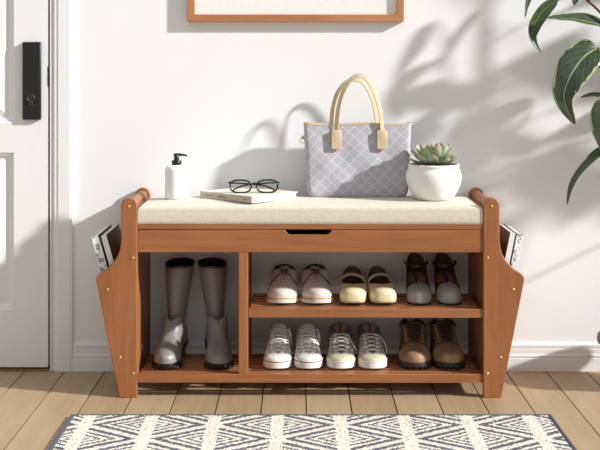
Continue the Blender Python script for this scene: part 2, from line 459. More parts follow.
# ------------------------------------------------------------------ magazines
m = NT('patterned_cover'); v = m.coord('Object', (70, 40, 60)); vo = m.t.nodes.new('ShaderNodeTexVoronoi'); vo.inputs['Scale'].default_value = 1.6; m.l(v, vo.inputs['Vector'])
m.col(m.ramp(vo.outputs['Color'], [(.3, srgb(150, 158, 172)), (.45, srgb(228, 228, 228)), (.7, srgb(238, 236, 234))])); m.rough(.4); MAGP = m.m
m = NT('brown_photo_cover'); n = m.noise(m.coord('Object', (8, 8, 8)), 2.4, 4); m.col(m.ramp(n, [(.35, srgb(58, 34, 24)), (.55, srgb(96, 58, 40)), (.75, srgb(132, 84, 58))])); m.rough(.35); MAGB = m.m
MAGW = simple('white_cover', srgb(232, 230, 228), .4, .03)
MAGK = simple('dark_cover', srgb(44, 40, 40), .45)
def magazine(px_top, py_top, px_bot, py_bot, th, y0, y1, cov_in, cov_out, spine, side, label):
    # front-edge line from the top to the bottom of its inner cover, px at depth y0
    a = W(px_top, py_top, y0); c = W(px_bot, py_bot, y0)
    up = (a - c); hgt = up.length; ang = math.atan2(up.x, up.z)
    t = thing('magazine', label, 'magazine', c, 0, 'magazines in the bench side pockets')
    t.rotation_euler = (0, ang, 0)
    L = y1 - y0; k = .0011
    s = side     # +1: thickness grows to +x
    b = MB(); b.box(s*k, s*(th-k), .003, L-.004, .002, hgt-.002); b.build('pages', PAGEX, t)
    b = MB(); b.box(0, s*k, 0, L, 0, hgt); b.build('cover', cov_in, t)
    b = MB(); b.box(s*(th-k), s*th, 0, L, 0, hgt); b.build('cover', cov_out, t)
    b = MB(); b.box(s*.0002, s*(th-.0002), -.0006, .0022, .0003, hgt-.0003); b.build('spine', spine, t, bevel=.0004)
magazine(106.2, 234.6, 129.5, 316.8, .0155, .026, .262, MAGB, MAGW, MAGW, -1, 'magazine with a brown photo cover in the left side pocket, nearer the bench')
magazine(98.4, 235.0, 121.5, 316.8, .0215, .026, .258, MAGK, MAGP, MAGP, -1, 'outer magazine with grey and white patterned cover in the left side pocket')
magazine(510.3, 232.3, 493.0, 317.2, .0150, .026, .262, MAGB, MAGW, MAGW, 1, 'magazine with a brown photo cover in the right side pocket, nearer the bench')
magazine(517.0, 233.2, 500.5, 317.2, .0205, .026, .250, MAGK, MAGP, MAGP, 1, 'outer magazine with grey and white patterned cover in the right side pocket')

# ------------------------------------------------------------------ soap dispenser
sc = W(176.6, 200, .16)
t = thing('soap_dispenser', 'white pump soap bottle with black pump standing at the left of the cushion', 'soap dispenser', (sc.x, .16, CT))
b = MB(); b.lathe([(.0, 0), (.031, 0), (.0338, .0022), (.0342, .006), (.0342, .084), (.0332, .089), (.030, .0935), (.024, .097), (.016, .0985), (.0132, .0995), (.0132, .103)], n=48, cap0=False); b.build('bottle', SOAPW, t, merge=1e-5)
b = MB(); b.lathe([(.0138, .0985), (.0142, .0995), (.0142, .111), (.0132, .1125), (.006, .1130)], n=36); b.lathe([(.0078, .112), (.0078, .1275), (.0070, .1287)], n=28)
p = b.build('pump', BLACK, t)
b = MB(); b.tube([(-.008, 0, .128), (.0, 0, .1287), (.012, 0, .1287), (.022, 0, .1281), (.0275, 0, .1265), (.0305, 0, .124)], [.0042, .0045, .0040, .0032, .0028, .0026], 12); b.build('nozzle', BLACK, p)

# ------------------------------------------------------------------ book
near = W(252, 204.3, .03); near.z = CT
e1 = Vector((-.1618, .158, 0)).normalized(); e2 = Vector((e1.y, -e1.x, 0))
ang = math.atan2(e2.y, e2.x)
bk = thing('book', 'closed hardcover book lying on the cushion under the eyeglasses', 'book', (near.x, .034, CT), ang)
L1, L2, TH = .222, .186, .0195
b = MB(); b.box(.004, L2-.004, .004, L1-.004, .0022, TH-.0022); b.build('pages', PAGEZ, bk)
COV = simple('book_cover', srgb(232, 222, 206), .5, .05, 60, .05)
SPN = simple('book_spine', srgb(196, 178, 158), .6, .05, 60, .05)
b = MB(); b.box(0, L2, 0, L1, 0, .0022); b.build('back_cover', COV, bk, bevel=.0006)
b = MB(); b.box(0, L2, 0, L1, TH-.0022, TH); b.build('front_cover', COV, bk, bevel=.0006)
b = MB(); b.box(-.0012, .0022, 0, L1, 0.0002, TH-.0002); b.build('spine', SPN, bk, bevel=.0008)
b = MB()
def letters(y0, n, h, w, g):
    for i in range(n):
        if i % 5 == 4: continue
        b.box(-.0015, -.001, y0-i*(w+g)-w, y0-i*(w+g), TH/2-h/2, TH/2+h/2*(.5 + .5*((i*7) % 3)/2))
INK = simple('faded_ink', srgb(128, 112, 98), .7)
for a_ in ((.200, 12, .0045, .0022, .0012), (.142, 8, .006, .003, .0012), (.034, 6, .0045, .0025, .0012)):
    b = MB(); letters(*a_); b.build('spine_text', INK, bk)

# ------------------------------------------------------------------ eyeglasses
gz = CT + TH
gx = W(254, 190, .13).x
gl = thing('eyeglasses', 'black framed eyeglasses with folded temples lying on the book', 'glasses', (gx, .125, gz), R(3))
tilt = Matrix.Rotation(R(-8), 4, 'X')
def lens_curve(sg, k=1.0, n=40):
    out = []
    for i in range(n):
        a = 2*PI*i/n
        ca, sa = math.cos(a), math.sin(a)
        x = abs(ca)**.75*math.copysign(1, ca)*.0305*k; z = abs(sa)**.8*math.copysign(1, sa)*.0182*k
        z += .0012*ca*(1 if sa > 0 else 0); x *= (1 + .06*sa)
        out.append(tilt @ Vector((sg*(.0385 + x), .0012*abs(ca), .0195+z)))
    return out
def ringtube(b, pts, r, n=8):
    N = len(pts); rg = []
    cen = sum(pts, Vector())/N
    for i, p in enumerate(pts):
        t_ = (pts[(i+1) % N]-pts[i-1]).normalized(); nn = (tilt @ Vector((0, 1, 0))); bb = t_.cross(nn)
        rg.append([p + bb*math.cos(2*PI*k/n)*r + nn*math.sin(2*PI*k/n)*r*1.3 for k in range(n)])
    b.rings(rg + [rg[0]], False, False)
b = MB()
for sg in (-1, 1): ringtube(b, lens_curve(sg), .0026)
b.tube(spline([tilt @ Vector(p) for p in ((-.0105, 0, .024), (-.005, 0, .0275), (0, -.0005, .0285), (.005, 0, .0275), (.0105, 0, .024))], 5), .0024, 8)
for sg in (-1, 1): b.tube([tilt @ Vector((sg*.066, .0, .030)), tilt @ Vector((sg*.0715, .002, .0305)), tilt @ Vector((sg*.0722, .008, .0305))], [.003, .0036, .003], 8)
fr = b.build('frame_front', GLOSSBLACK, gl, merge=1e-5)
gm = NT('clear_lens'); gm.b.inputs['Transmission Weight'].default_value = 1; gm.rough(.02); gm.col((1, 1, 1, 1)); gm.b.inputs['IOR'].default_value = 1.02
for sg in (-1, 1):
    b = MB(); c = lens_curve(sg, .97)
    nn = tilt @ Vector((0, .0008, 0))
    b.rings([[p - nn*.5 for p in c], [p + nn*.5 for p in c]]); b.build('lens', gm.m, gl, smooth=False)
for sg, yo in ((-1, .011), (1, .016)):
    P = [(sg*.0722, .006, .030), (sg*.062, yo+.003, .0285), (sg*.03, yo+.009, .0262), (-sg*.01, yo+.012, .0225), (-sg*.035, yo+.013, .018), (-sg*.055, yo+.013, .0095), (-sg*.062, yo+.012, .0024)]
    b = MB(); b.tube(spline(P, 6), .0018, 8, 1.3); b.build('temple', GLOSSBLACK, gl)

# ------------------------------------------------------------------ tote bag
BYC = .235
tb = W(358, 197, .19)
tote = thing('tote_bag', 'grey lattice patterned tote bag with tan handles on the cushion against the wall', 'bag', (tb.x, BYC, CT-.001), R(0))
HB = .2165
def bag_ring_fixed(z):
    k = z/HB
    a = .150 + .0105*k; d = .048 - .027*k
    if k < .12: q = (1-(1-k/.12)**2)**.5; a -= .016*(1-q); d -= .010*(1-q)
    a5 = .150+.0105*.5; d5 = .048-.027*.5
    out = []
    for p in REF:
        x_, y_ = p[0]/a5*a, p[1]/d5*d
        w_ = .0020*math.sin(x_*48+z*30)*math.sin(PI*min(1, k*1.02)) + .0016*math.sin(x_*95-z*55)*(1-k)*min(1, k*6)
        out.append(Vector((x_, y_ + (w_ if y_ < 0 else -w_), z + .0016*math.sin(x_*34+.6)*k*k)))
    return out
def rr_ref(a, d, r):
    out = []
    for cx_, cy_, a0 in ((a-r, d-r, 0), (-a+r, d-r, 90), (-a+r, -d+r, 180), (a-r, -d+r, 270)):
        for i in range(7):
            t_ = R(a0 + 90*i/6); out.append((cx_+r*math.cos(t_), cy_+r*math.sin(t_)))
    res = []
    for i in range(len(out)):
        p, q = out[i], out[(i+1) % len(out)]; res.append(p)
        m_ = int(math.hypot(q[0]-p[0], q[1]-p[1])/.011)
        for j in range(1, m_): res.append((p[0]+(q[0]-p[0])*j/m_, p[1]+(q[1]-p[1])*j/m_))
    return res
REF = rr_ref(.150+.0105*.5, .048-.027*.5, .014)
b = MB()
zz = [0, .0015, .004, .008, .013, .019, .026] + [.026 + (HB-.026)*i/22 for i in range(1, 23)]
rg = [bag_ring_fixed(z) for z in zz]
rg += [[Vector((p.x*.985, p.y*.75, p.z-.001)) for p in rg[-1]], [Vector((p.x*.97, p.y*.5, p.z-.006)) for p in rg[-1]]]
b.rings(rg); b.build('bag_body', CANVAS, tote, angle=70)
b = MB(); top = rg[len(zz)-1]
rg2 = []
for dz, k in ((-.003, 1.0), (-.003, 1.009), (.0022, 1.009), (.003, 1.003), (.003, .985), (-.001, .98)):
    rg2.append([Vector((p.x*(1+(k-1)*.5), p.y*(1+(k-1)*5), p.z+dz)) for p in top])
b.rings(rg2, False, False); b.build('top_trim', TAN, tote)
b = MB(); b.box(-.150, .150, -.004, .004, HB-.0075, HB-.003)
for sx in (-1, 1): b.box(sx*.149, sx*.157, -.004, .004, HB+.001, HB+.006)
b.build('zipper', simple('zip_tape', srgb(196, 178, 146), .5), tote)
def bpt(px, py, y):     # tote-local point
    q = W(px, py, BYC+y); return Vector((q.x-tb.x, y, q.z-(CT-.001)))
def handle(yf, pts, name):
    P = spline([bpt(px, py, y) for px, py, y in pts], 8)
    b = MB(); n = len(P); rgs = []
    for i, p in enumerate(P):
        t_ = (P[min(i+1, n-1)]-P[max(i-1, 0)]).normalized()
        nx_ = Vector((0, 1, 0)); side = t_.cross(nx_).normalized()   # in plane of arch
        # strap: wide along a mix of plane normal and side, like a soft band
        wv = (side*.92 + nx_*.4).normalized(); tv = t_.cross(wv).normalized()
        hw, ht = .0068, .0017
        rgs.append([p + wv*hw*c_ + tv*ht*s_ for c_, s_ in ((1, .5), (.85, 1), (-.85, 1), (-1, .5), (-1, -.5), (-.85, -1), (.85, -1), (1, -.5))])
    b.rings(rgs); return b.build(name, TAN, tote)
fy = -.030
handle(fy, [(337, 146, -.034), (336.6, 130, -.029), (338, 112, -.028), (342, 95, -.026), (350, 80.5, -.024), (359, 75.5, -.024), (368, 80, -.024), (376, 96, -.026), (380.5, 113, -.028), (382.2, 130, -.029), (382.3, 146, -.034)], 'handle')
handle(-fy, [(331.6, 132, .026), (331.5, 122, .025), (333.0, 108, .024), (337.5, 93, .022), (345.5, 83, .020), (354.5, 79.5, .020), (364, 83.5, .020), (371.5, 96, .022), (375.3, 109, .024), (377, 122, .025), (377, 132, .026)], 'handle')
def tab(pxc, pyt, pyb, y0, y1):
    b = MB(); c0 = bpt(pxc, pyt, y0); c1 = bpt(pxc, pyb, y1)
    w_ = .0152; hh = c0.z-c1.z; pts = []
    for cx_, cz_, a0 in ((w_-.005, hh-.005, 0), (-w_+.005, hh-.005, 90), (-w_+.005, .005, 180), (w_-.005, .005, 270)):
        for i in range(5):
            t_ = R(a0+22.5*i); pts.append((cx_+.005*math.cos(t_), cz_+.005*math.sin(t_)))
    def plc(x_, z_, off): return Vector((c0.x+x_, y1+(y0-y1)*z_/hh+off, c1.z+z_))
    b.rings([[plc(x_, z_, 0) for x_, z_ in pts], [plc(x_, z_, -.004) for x_, z_ in pts], [plc(x_*.94, hh/2+(z_-hh/2)*.96, -.005) for x_, z_ in pts]])
    b.build('handle_tab', TAN, tote)
tab(336.6, 130, 149.2, -.0300, -.0355); tab(382.2, 130, 149.2, -.0300, -.0355)
b = MB()
c = bpt(303.0, 139, 0)
b.tube([c + Vector((-.002+.007*math.cos(a_*PI/8), 0, -.004+.0085*math.sin(a_*PI/8))) for a_ in range(17)], .0013, 6)
b.build('side_ring', BRASS, tote)
b = MB(); b.box(c.x-.004, c.x+.0045, -.006, .006, c.z-.001, c.z+.010); b.build('ring_tab', TAN, tote, bevel=.001)

# ------------------------------------------------------------------ succulent
pc = W(433.6, 200, .144)
su = thing('potted_succulent', 'green succulent rosette with pink tips in a round white ceramic pot', 'potted plant', (pc.x, .144, CT))
b = MB(); b.lathe([(0, .0), (.050, 0), (.0535, .002), (.060, .010), (.070, .026), (.0775, .043), (.0808, .058), (.0805, .071), (.0775, .083), (.0735, .0895), (.0728, .0925), (.0745, .0955), (.0750, .1000), (.0735, .1025), (.0700, .1028), (.0675, .100), (.067, .090), (.067, .080)], n=56, cap0=False, cap1=False)
b.build('pot', CERAMIC, su, merge=1e-5)
b = MB(); b.lathe([(0, .096), (.03, .0955), (.067, .092)], n=32, cap0=False, cap1=False); b.build('soil', SOIL, su, merge=1e-5)
def fleshy(mb, base, az, el, L, wd, th, uvl):
    n = 10; rg = []
    az_ = Vector((math.cos(az), math.sin(az), 0)); sd = Vector((-math.sin(az), math.cos(az), 0))
    vs_ = []
    for i in range(n+1):
        t_ = i/n
        e = el + .25*t_*t_
        c = base + az_*(L*t_*math.cos(e)) + Vector((0, 0, L*t_*math.sin(e)))
        up = -az_*math.sin(e) + Vector((0, 0, math.cos(e)))
        w_ = wd*(.45+.55*math.sin(min(1, t_/.62)*PI/2)) if t_ < .62 else wd*max(0, math.cos((t_-.62)/.38*PI/2))**.7
        h_ = th*(1-.55*t_)*min(1, w_/wd*1.4+.05)
        w_ = max(w_, .0004)
        vs_.append([mb.v(c + sd*w_*math.cos(a) + up*h_*(math.sin(a)*(1.0 if math.sin(a) < 0 else .35) + .25*math.cos(a)**2)) for a in [2*PI*k/10 for k in range(10)]])
    for i in range(n):
        for k in range(10):
            f_ = mb.f([vs_[i][k], vs_[i][(k+1) % 10], vs_[i+1][(k+1) % 10], vs_[i+1][k]])
            if f_:
                for lp, tt in zip(f_.loops, (i/n, i/n, (i+1)/n, (i+1)/n)): lp[uvl].uv = (.5, tt)
    mb.f(list(reversed(vs_[0]))); mb.f(vs_[-1])
rnd = random.Random(3)
cnt = 0
for ring, (num, el, L, wd, r0, z0_) in enumerate(((11, .16, .074, .0165, .012, .103), (10, .44, .070, .0165, .010, .106), (8, .74, .064, .0155, .007, .109), (6, 1.05, .052, .013, .004, .112), (4, 1.34, .042, .0095, .002, .115))):
    for k in range(num):
        az = 2*PI*(k+.5*(ring % 2)+.13*ring)/num + rnd.uniform(-.07, .07)
        b = MB(); uvl = b.bm.loops.layers.uv.new('UVMap')
        fleshy(b, Vector((r0*math.cos(az), r0*math.sin(az), z0_)), az, el+rnd.uniform(-.08, .10), L*rnd.uniform(.92, 1.08), wd*rnd.uniform(.92, 1.06), .0058, uvl)
        b.build('leaf', SUCC, su, angle=80)
# ------------------------------------------------------------------ rug
rx0, rx1 = -.598, .667; ry1 = -.19; ry0 = ry1-.80
st_ = .0032
rug = thing('area_rug', 'cream and charcoal geometric woven rug on the floor before the bench', 'rug', ((rx0+rx1)/2, (ry0+ry1)/2, 0))
nxr, nyr = int((rx1-rx0)/st_), int((ry1-ry0)/st_)
rs = np.random.RandomState(5)
xg = np.linspace(rx0, rx1, nxr+1) - (rx0+rx1)/2; yg = np.linspace(ry1, ry0, nyr+1) - (ry0+ry1)/2
XX, YY = np.meshgrid(xg, yg)
ZZ = .0072 + rs.uniform(-.0011, .0011, XX.shape)
VV = np.stack([XX + rs.uniform(-.0005, .0005, XX.shape), YY + rs.uniform(-.0005, .0005, XX.shape), ZZ], -1).reshape(-1, 3)
idx = np.arange((nxr+1)*(nyr+1)).reshape(nyr+1, nxr+1)
FF = np.stack([idx[1:, :-1], idx[1:, 1:], idx[:-1, 1:], idx[:-1, :-1]], -1).reshape(-1, 4)
xc = (xg[:-1]+xg[1:])/2; yc = (yg[:-1]+yg[1:])/2
XC, YC = np.meshgrid(xc, yc)
XC = XC + rs.uniform(-.0014, .0014, XC.shape); YC = YC + rs.uniform(-.0010, .0010, YC.shape)
PX_, PY_ = .1645, .235
uu = (XC - (W(149, 425, -.28).x - (rx0+rx1)/2))/PX_
vv = ((ry1-(ry0+ry1)/2) - YC)/PY_ + .0
cell = np.floor(uu).astype(int)
u1 = uu - np.floor(uu)
u2 = np.where(cell % 2 == 0, u1, 1-u1)
vf = np.abs(vv - .88 - np.round(vv - .88))          # 0 where the points of the triangles meet the bar
dz_ = u2/2 - vf                                     # >0: triangle closing on the far bar, <0: the other one
d_ = np.abs(dz_)
darkm = ((d_ > .052) & (d_ < .135)) | ((d_ > .195) & (d_ < .245)) | ((d_ > .305) & (d_ < .345)) | ((d_ > .395) & (d_ < .43))
bar = np.where(dz_ > 0, u2 > .90, u2 < .10) & (d_ > .05)
darkm = darkm & ~bar
edgeb = (XC < xg[0]+.010) | (XC > xg[-1]-.010) | (YC > yg[0]-.006) | (YC < yg[-1]+.006)
darkm = darkm | edgeb
flip = rs.uniform(0, 1, darkm.shape) < .02
darkm = darkm ^ (flip & ~edgeb)
mi = np.where(darkm, 3 + (rs.uniform(0, 1, darkm.shape) < .45) * 1 + (rs.uniform(0, 1, darkm.shape) < .12)*1, (rs.uniform(0, 1, darkm.shape)*3).astype(int))
mi = np.minimum(mi, 5).astype(np.int32).reshape(-1)
me = bpy.data.meshes.new('pile')
me.vertices.add(len(VV)); me.vertices.foreach_set('co', VV.astype(np.float32).reshape(-1))
me.loops.add(FF.size); me.loops.foreach_set('vertex_index', FF.astype(np.int32).reshape(-1))
me.polygons.add(len(FF)); me.polygons.foreach_set('loop_start', np.arange(0, FF.size, 4, dtype=np.int32)); me.polygons.foreach_set('loop_total', np.full(len(FF), 4, dtype=np.int32))
me.polygons.foreach_set('material_index', mi)
for c in ((224, 214, 197), (214, 203, 185), (232, 223, 208), (80, 80, 90), (100, 100, 110), (62, 62, 70)):
    me.materials.append(simple('rug_yarn', srgb(*c), .95, .08, 400, .2))
me.update(calc_edges=True); me.validate()
o = bpy.data.objects.new('pile', me); link(o, rug)
b = MB(); xh, yh = (rx1-rx0)/2, (ry1-ry0)/2
b.rings([[(sx*(xh+q), sy*(yh+q), z) for sx, sy in ((-1, -1), (1, -1), (1, 1), (-1, 1))] for q, z in ((0, 0), (.003, .001), (.0035, .005), (.001, .0085), (-.004, .0088), (-.006, .006))], False, False)
b.build('edge_binding', simple('rug_binding', srgb(84, 84, 94), .95, .2, 300, .5), rug)
b = MB(); b.box(-xh, xh, -yh, yh, .0002, .0045); b.build('backing', simple('rug_backing', srgb(150, 140, 125), .95), rug)
# ------------------------------------------------------------------ shoes
def lerp_keys(keys, t):
    # monotone-ish smooth interpolation of keyed tuples
    if t <= keys[0][0]: return list(keys[0][1:])
    for k, (a, c) in enumerate(zip(keys, keys[1:])):
        if t <= c[0]:
            u = (t-a[0])/(c[0]-a[0])
            p = keys[k-1] if k > 0 else a; q = keys[k+2] if k+2 < len(keys) else c
            out = []
            for i in range(1, len(a)):
                h = c[0]-a[0]
                m0 = (c[i]-p[i])/(c[0]-p[0])*h if p is not a else (c[i]-a[i]); m1 = (q[i]-a[i])/(q[0]-a[0])*h if q is not c else (c[i]-a[i])
                d_ = c[i]-a[i]
                if d_ == 0: m0 = m1 = 0
                else:
                    m0 = 0 if m0*d_ < 0 else max(-abs(3*d_), min(abs(3*d_), m0)); m1 = 0 if m1*d_ < 0 else max(-abs(3*d_), min(abs(3*d_), m1))
                out.append((2*u**3-3*u*u+1)*a[i] + (u**3-2*u*u+u)*m0 + (-2*u**3+3*u*u)*c[i] + (u**3-u*u)*m1)
            return out
    return list(keys[-1][1:])
class Last:
    # keys: (t, half width, half opening, edge height)
    def __init__(s, L, keys, toe=.2, heel=.16, pt=2.3, ph=2.2, zb=None, flare=.9, q=.75, p=.85, bend=0.0, toeh=.45):
        s.L, s.keys, s.toe, s.heel, s.pt_, s.ph_ = L, keys, toe, heel, pt, ph
        s.zb = zb or (lambda t: .02); s.flare = flare; s.q = q; s.p = p; s.bend = bend; s.toeh = toeh
    def plan(s, t):
        tm = (1-abs(1-t/s.toe)**s.pt_)**(1/s.pt_) if t < s.toe else 1
        hm = (1-abs((t-(1-s.heel))/s.heel)**s.ph_)**(1/s.ph_) if t > 1-s.heel else 1
        return max(tm, 0), max(hm, 0)
    def par(s, t):
        w_, o_, h_ = lerp_keys(s.keys, t); tm, hm = s.plan(t)
        zb = s.zb(t)
        w2 = w_*tm*hm
        h2 = zb + (h_-zb)*(s.toeh+(1-s.toeh)*tm) if t < s.toe else h_
        o2 = max(0, min(o_*hm, w2-.0022))
        return w2, o2, h2, zb
    def cen(s, t): return s.bend*math.sin(PI*min(1, max(0, t)))*(1 if t < .6 else 1)
    def P(s, t, a, sd, off=0.0):
        w2, o2, h2, zb = s.par(t)
        A = a*PI/2
        x_ = o2 + (w2-o2)*(math.sin(A)**s.p if a > 0 else 0)
        c_ = max(0.0, math.cos(A))
        z_ = zb + (h2-zb)*(c_**s.q if a < 1 else 0)
        x_ *= 1 - (1-s.flare)*a**5
        tm, hm = s.plan(t)
        nx_ = math.sin(A)*min(1, tm*hm*1.6); nz_ = c_
        ny_ = -1+tm if t < s.toe else (1-hm)
        return Vector((s.cen(t) + sd*(x_ + off*nx_), t*s.L + off*ny_, z_ + off*nz_))
    def ts(s, t0, t1, n):
        base = [.5-.5*math.cos(PI*i/n) for i in range(n+1)]
        return [t0] + [t for t in base if t0+.004 < t < t1-.004] + [t1]
    def sheet(s, mb, t0=0.0, t1=1.0, a0=0.0, a1=1.0, off=0.0, n=44, m=12, sides=(-1, 1), a0f=None, uv=False):
        T = s.ts(t0, t1, n)
        for sd in sides:
            G = []
            for t in T:
                aa = a0 if a0f is None else a0f(t)
                G.append([mb.v(s.P(t, aa+(a1-aa)*j/m, sd, off)) for j in range(m+1)])
            for i in range(len(T)-1):
                for j in range(m):
                    q = [G[i][j], G[i][j+1], G[i+1][j+1], G[i+1][j]]
                    mb.f(q if sd < 0 else q[::-1])
    def sole(s, mb, levels, t0=0.0, t1=1.0, n=44, zrel=True, nz=None):
        # levels: list of (z or f(t), margin)
        T = s.ts(t0, t1, n)
        rows = []
        for t in T:
            w2 = s.par(t)[0]*s.flare; tm, hm = s.plan(t); c_ = s.cen(t)
            r = []
            for sd, lv in ((-1, levels), (1, levels[::-1])):
                for z_, mg in lv:
                    zz = z_(t) if callable(z_) else z_
                    yo = (-mg*(1-tm) if t < s.toe else mg*(1-hm))
                    r.append(Vector((c_ + sd*(w2+mg*min(1, tm*hm*3)), t*s.L+yo, zz)))
            rows.append(r)
        mb.rings(rows)
        bmesh.ops.remove_doubles(mb.bm, verts=mb.bm.verts, dist=1e-5)
def shoe_thing(name, label, group, px, Y0, zs, rz, cat='shoe'):
    s_ = (Y0+D)/F
    return thing(name, label, cat, ((px-VX)*s_, Y0, zs), rz, group)
def lace_row(b, L, t, a, r, lift=.0035, dt=0.0, n=9, flat=.6, off=.002, t2=None):
    p, q = L.P(t, a, -1, off), L.P(t2 if t2 is not None else t+dt, a, 1, off)
    pts = []
    for i in range(n):
        u = i/(n-1); c = p.lerp(q, u); c.z += lift*math.sin(PI*u); c.y -= lift*.8*math.sin(PI*u); pts.append(c)
    b.tube(pts, r, 6, flat)
def eyelet(b, p, r=.003):
    b.lathe([(r, -.0006), (r, .0009), (r*.5, .0009)], p, 10)

def leather(name, c, rough=.42, var=.12, coat=.0, ns=120, bump=.15): return simple(name, c, rough, var, ns, bump, .0008, 0, coat)
SHELF_T, SHELF_B = ZT-.0005, ZB-.0005
DARKIN = simple('shoe_lining_dark', srgb(44, 34, 30), .9)

# --- tall rubber boots
GREYR = leather('grey_rubber', srgb(132, 126, 121), .40, .06, .05, 60, .03)
BLKR = leather('black_rubber', srgb(22, 21, 21), .3, .1, .1, 60, .05)
def rain_boot(label, px, rz, lean, Y0):
    t = shoe_thing('rubber_boot', label, 'tall grey rubber boots', px, Y0, SHELF_B, rz, 'boot')
    Lh = .232
    zb = lambda q: .0135 + .030*max(0, min(1, (q-.42)/.33))**1.0
    keys = [(0, .037, 0, .050), (.12, .0395, 0, .057), (.25, .040, 0, .070), (.36, .0345, 0, .094), (.445, .0310, 0, .128), (.455, .0308, .012, .132), (.465, .0306, .022, .1335), (.50, .0298, .0270, .131), (.56, .0298, .0275, .120), (.66, .031, .0285, .104), (.80, .033, .0290, .088), (1, .033, .0290, .080)]
    K = Last(Lh, keys, .26, .24, 2.2, 2.2, zb, .97, .8, .85, 0, .5)
    b = MB(); K.sheet(b); b.build('foot', GREYR, t, angle=60, merge=2e-4, solid=(.0016, -1))
    # shaft, leaning as the photo shows
    b = MB(); rg = []
    for z_, rx_, ry_, yc_ in ((.052, .0265, .044, .172), (.075, .0262, .047, .172), (.105, .0258, .0475, .171), (.135, .0268, .0475, .170), (.175, .0315, .050, .168), (.22, .0370, .0535, .166), (.26, .0410, .056, .165), (.2815, .0428, .057, .1645)):
        k_ = max(0, z_-.06)/.225
        rg.append([Vector((lean*k_ + rx_*math.cos(2*PI*i/40), yc_ + ry_*math.sin(2*PI*i/40), z_ + (.004*math.sin(2*PI*i/40) if z_ > .25 else 0))) for i in range(40)])
    b.rings(rg, True, False)
    b.build('shaft', [GREYR, DARKIN], t, angle=60, solid=(.0022, -1, 1))
    b = MB(); top = rg[-1]; ce = sum(top, Vector())/40
    b.rings([[ce+(p-ce)*k_+Vector((0, 0, dz)) for p in top] for k_, dz in ((1.0, -.004), (1.03, -.004), (1.03, .0012), (.99, .0018), (.97, -.001))], False, False); b.build('top_rim', BLKR, t)
    b = MB(); K.sole(b, [(lambda q: zb(q)-.0115 if q < .5 else zb(q)-.010, .001), (lambda q: zb(q)-.009, .003), (lambda q: zb(q)+.0035, .003), (lambda q: zb(q)+.005, .0005)])
    so_ = b.build('sole', BLKR, t, angle=50)
    for i in range(11):
        tt = .02 + .09*max(0, abs(i-5)-.0)*.55
        sd = -1 if i < 5 else 1
        if i == 5: sd = 1
        w2 = K.par(tt)[0]*.97
        p = Vector((sd*w2*(0 if i == 5 else 1), tt*Lh, 0))
        b = MB(); an = math.atan2(p.x, .26*Lh - p.y)
        M = Matrix.Translation((p.x, p.y, zb(tt)-.0145+.0012)) @ Matrix.Rotation(an, 4, 'Z')
        b.box(-.0042, .0042, -.0045, .006, 0, .009, M); b.build('lug', BLKR, so_, bevel=.001)
    b = MB()
    b.rings([[Vector((.031*k_*math.cos(2*PI*i/24), .180+.038*k_*math.sin(2*PI*i/24), z_)) for i in range(24)] for z_, k_ in ((0.0005, .86), (.012, .88), (.042, 1.0))]); b.build('heel', BLKR, t, angle=50)
rain_boot('grey rubber boot at the far left of the lower shelf', 163.5, R(-6), .014, .048)
rain_boot('grey rubber boot next to the wooden divider', 219.8, R(7), -.013, .048)

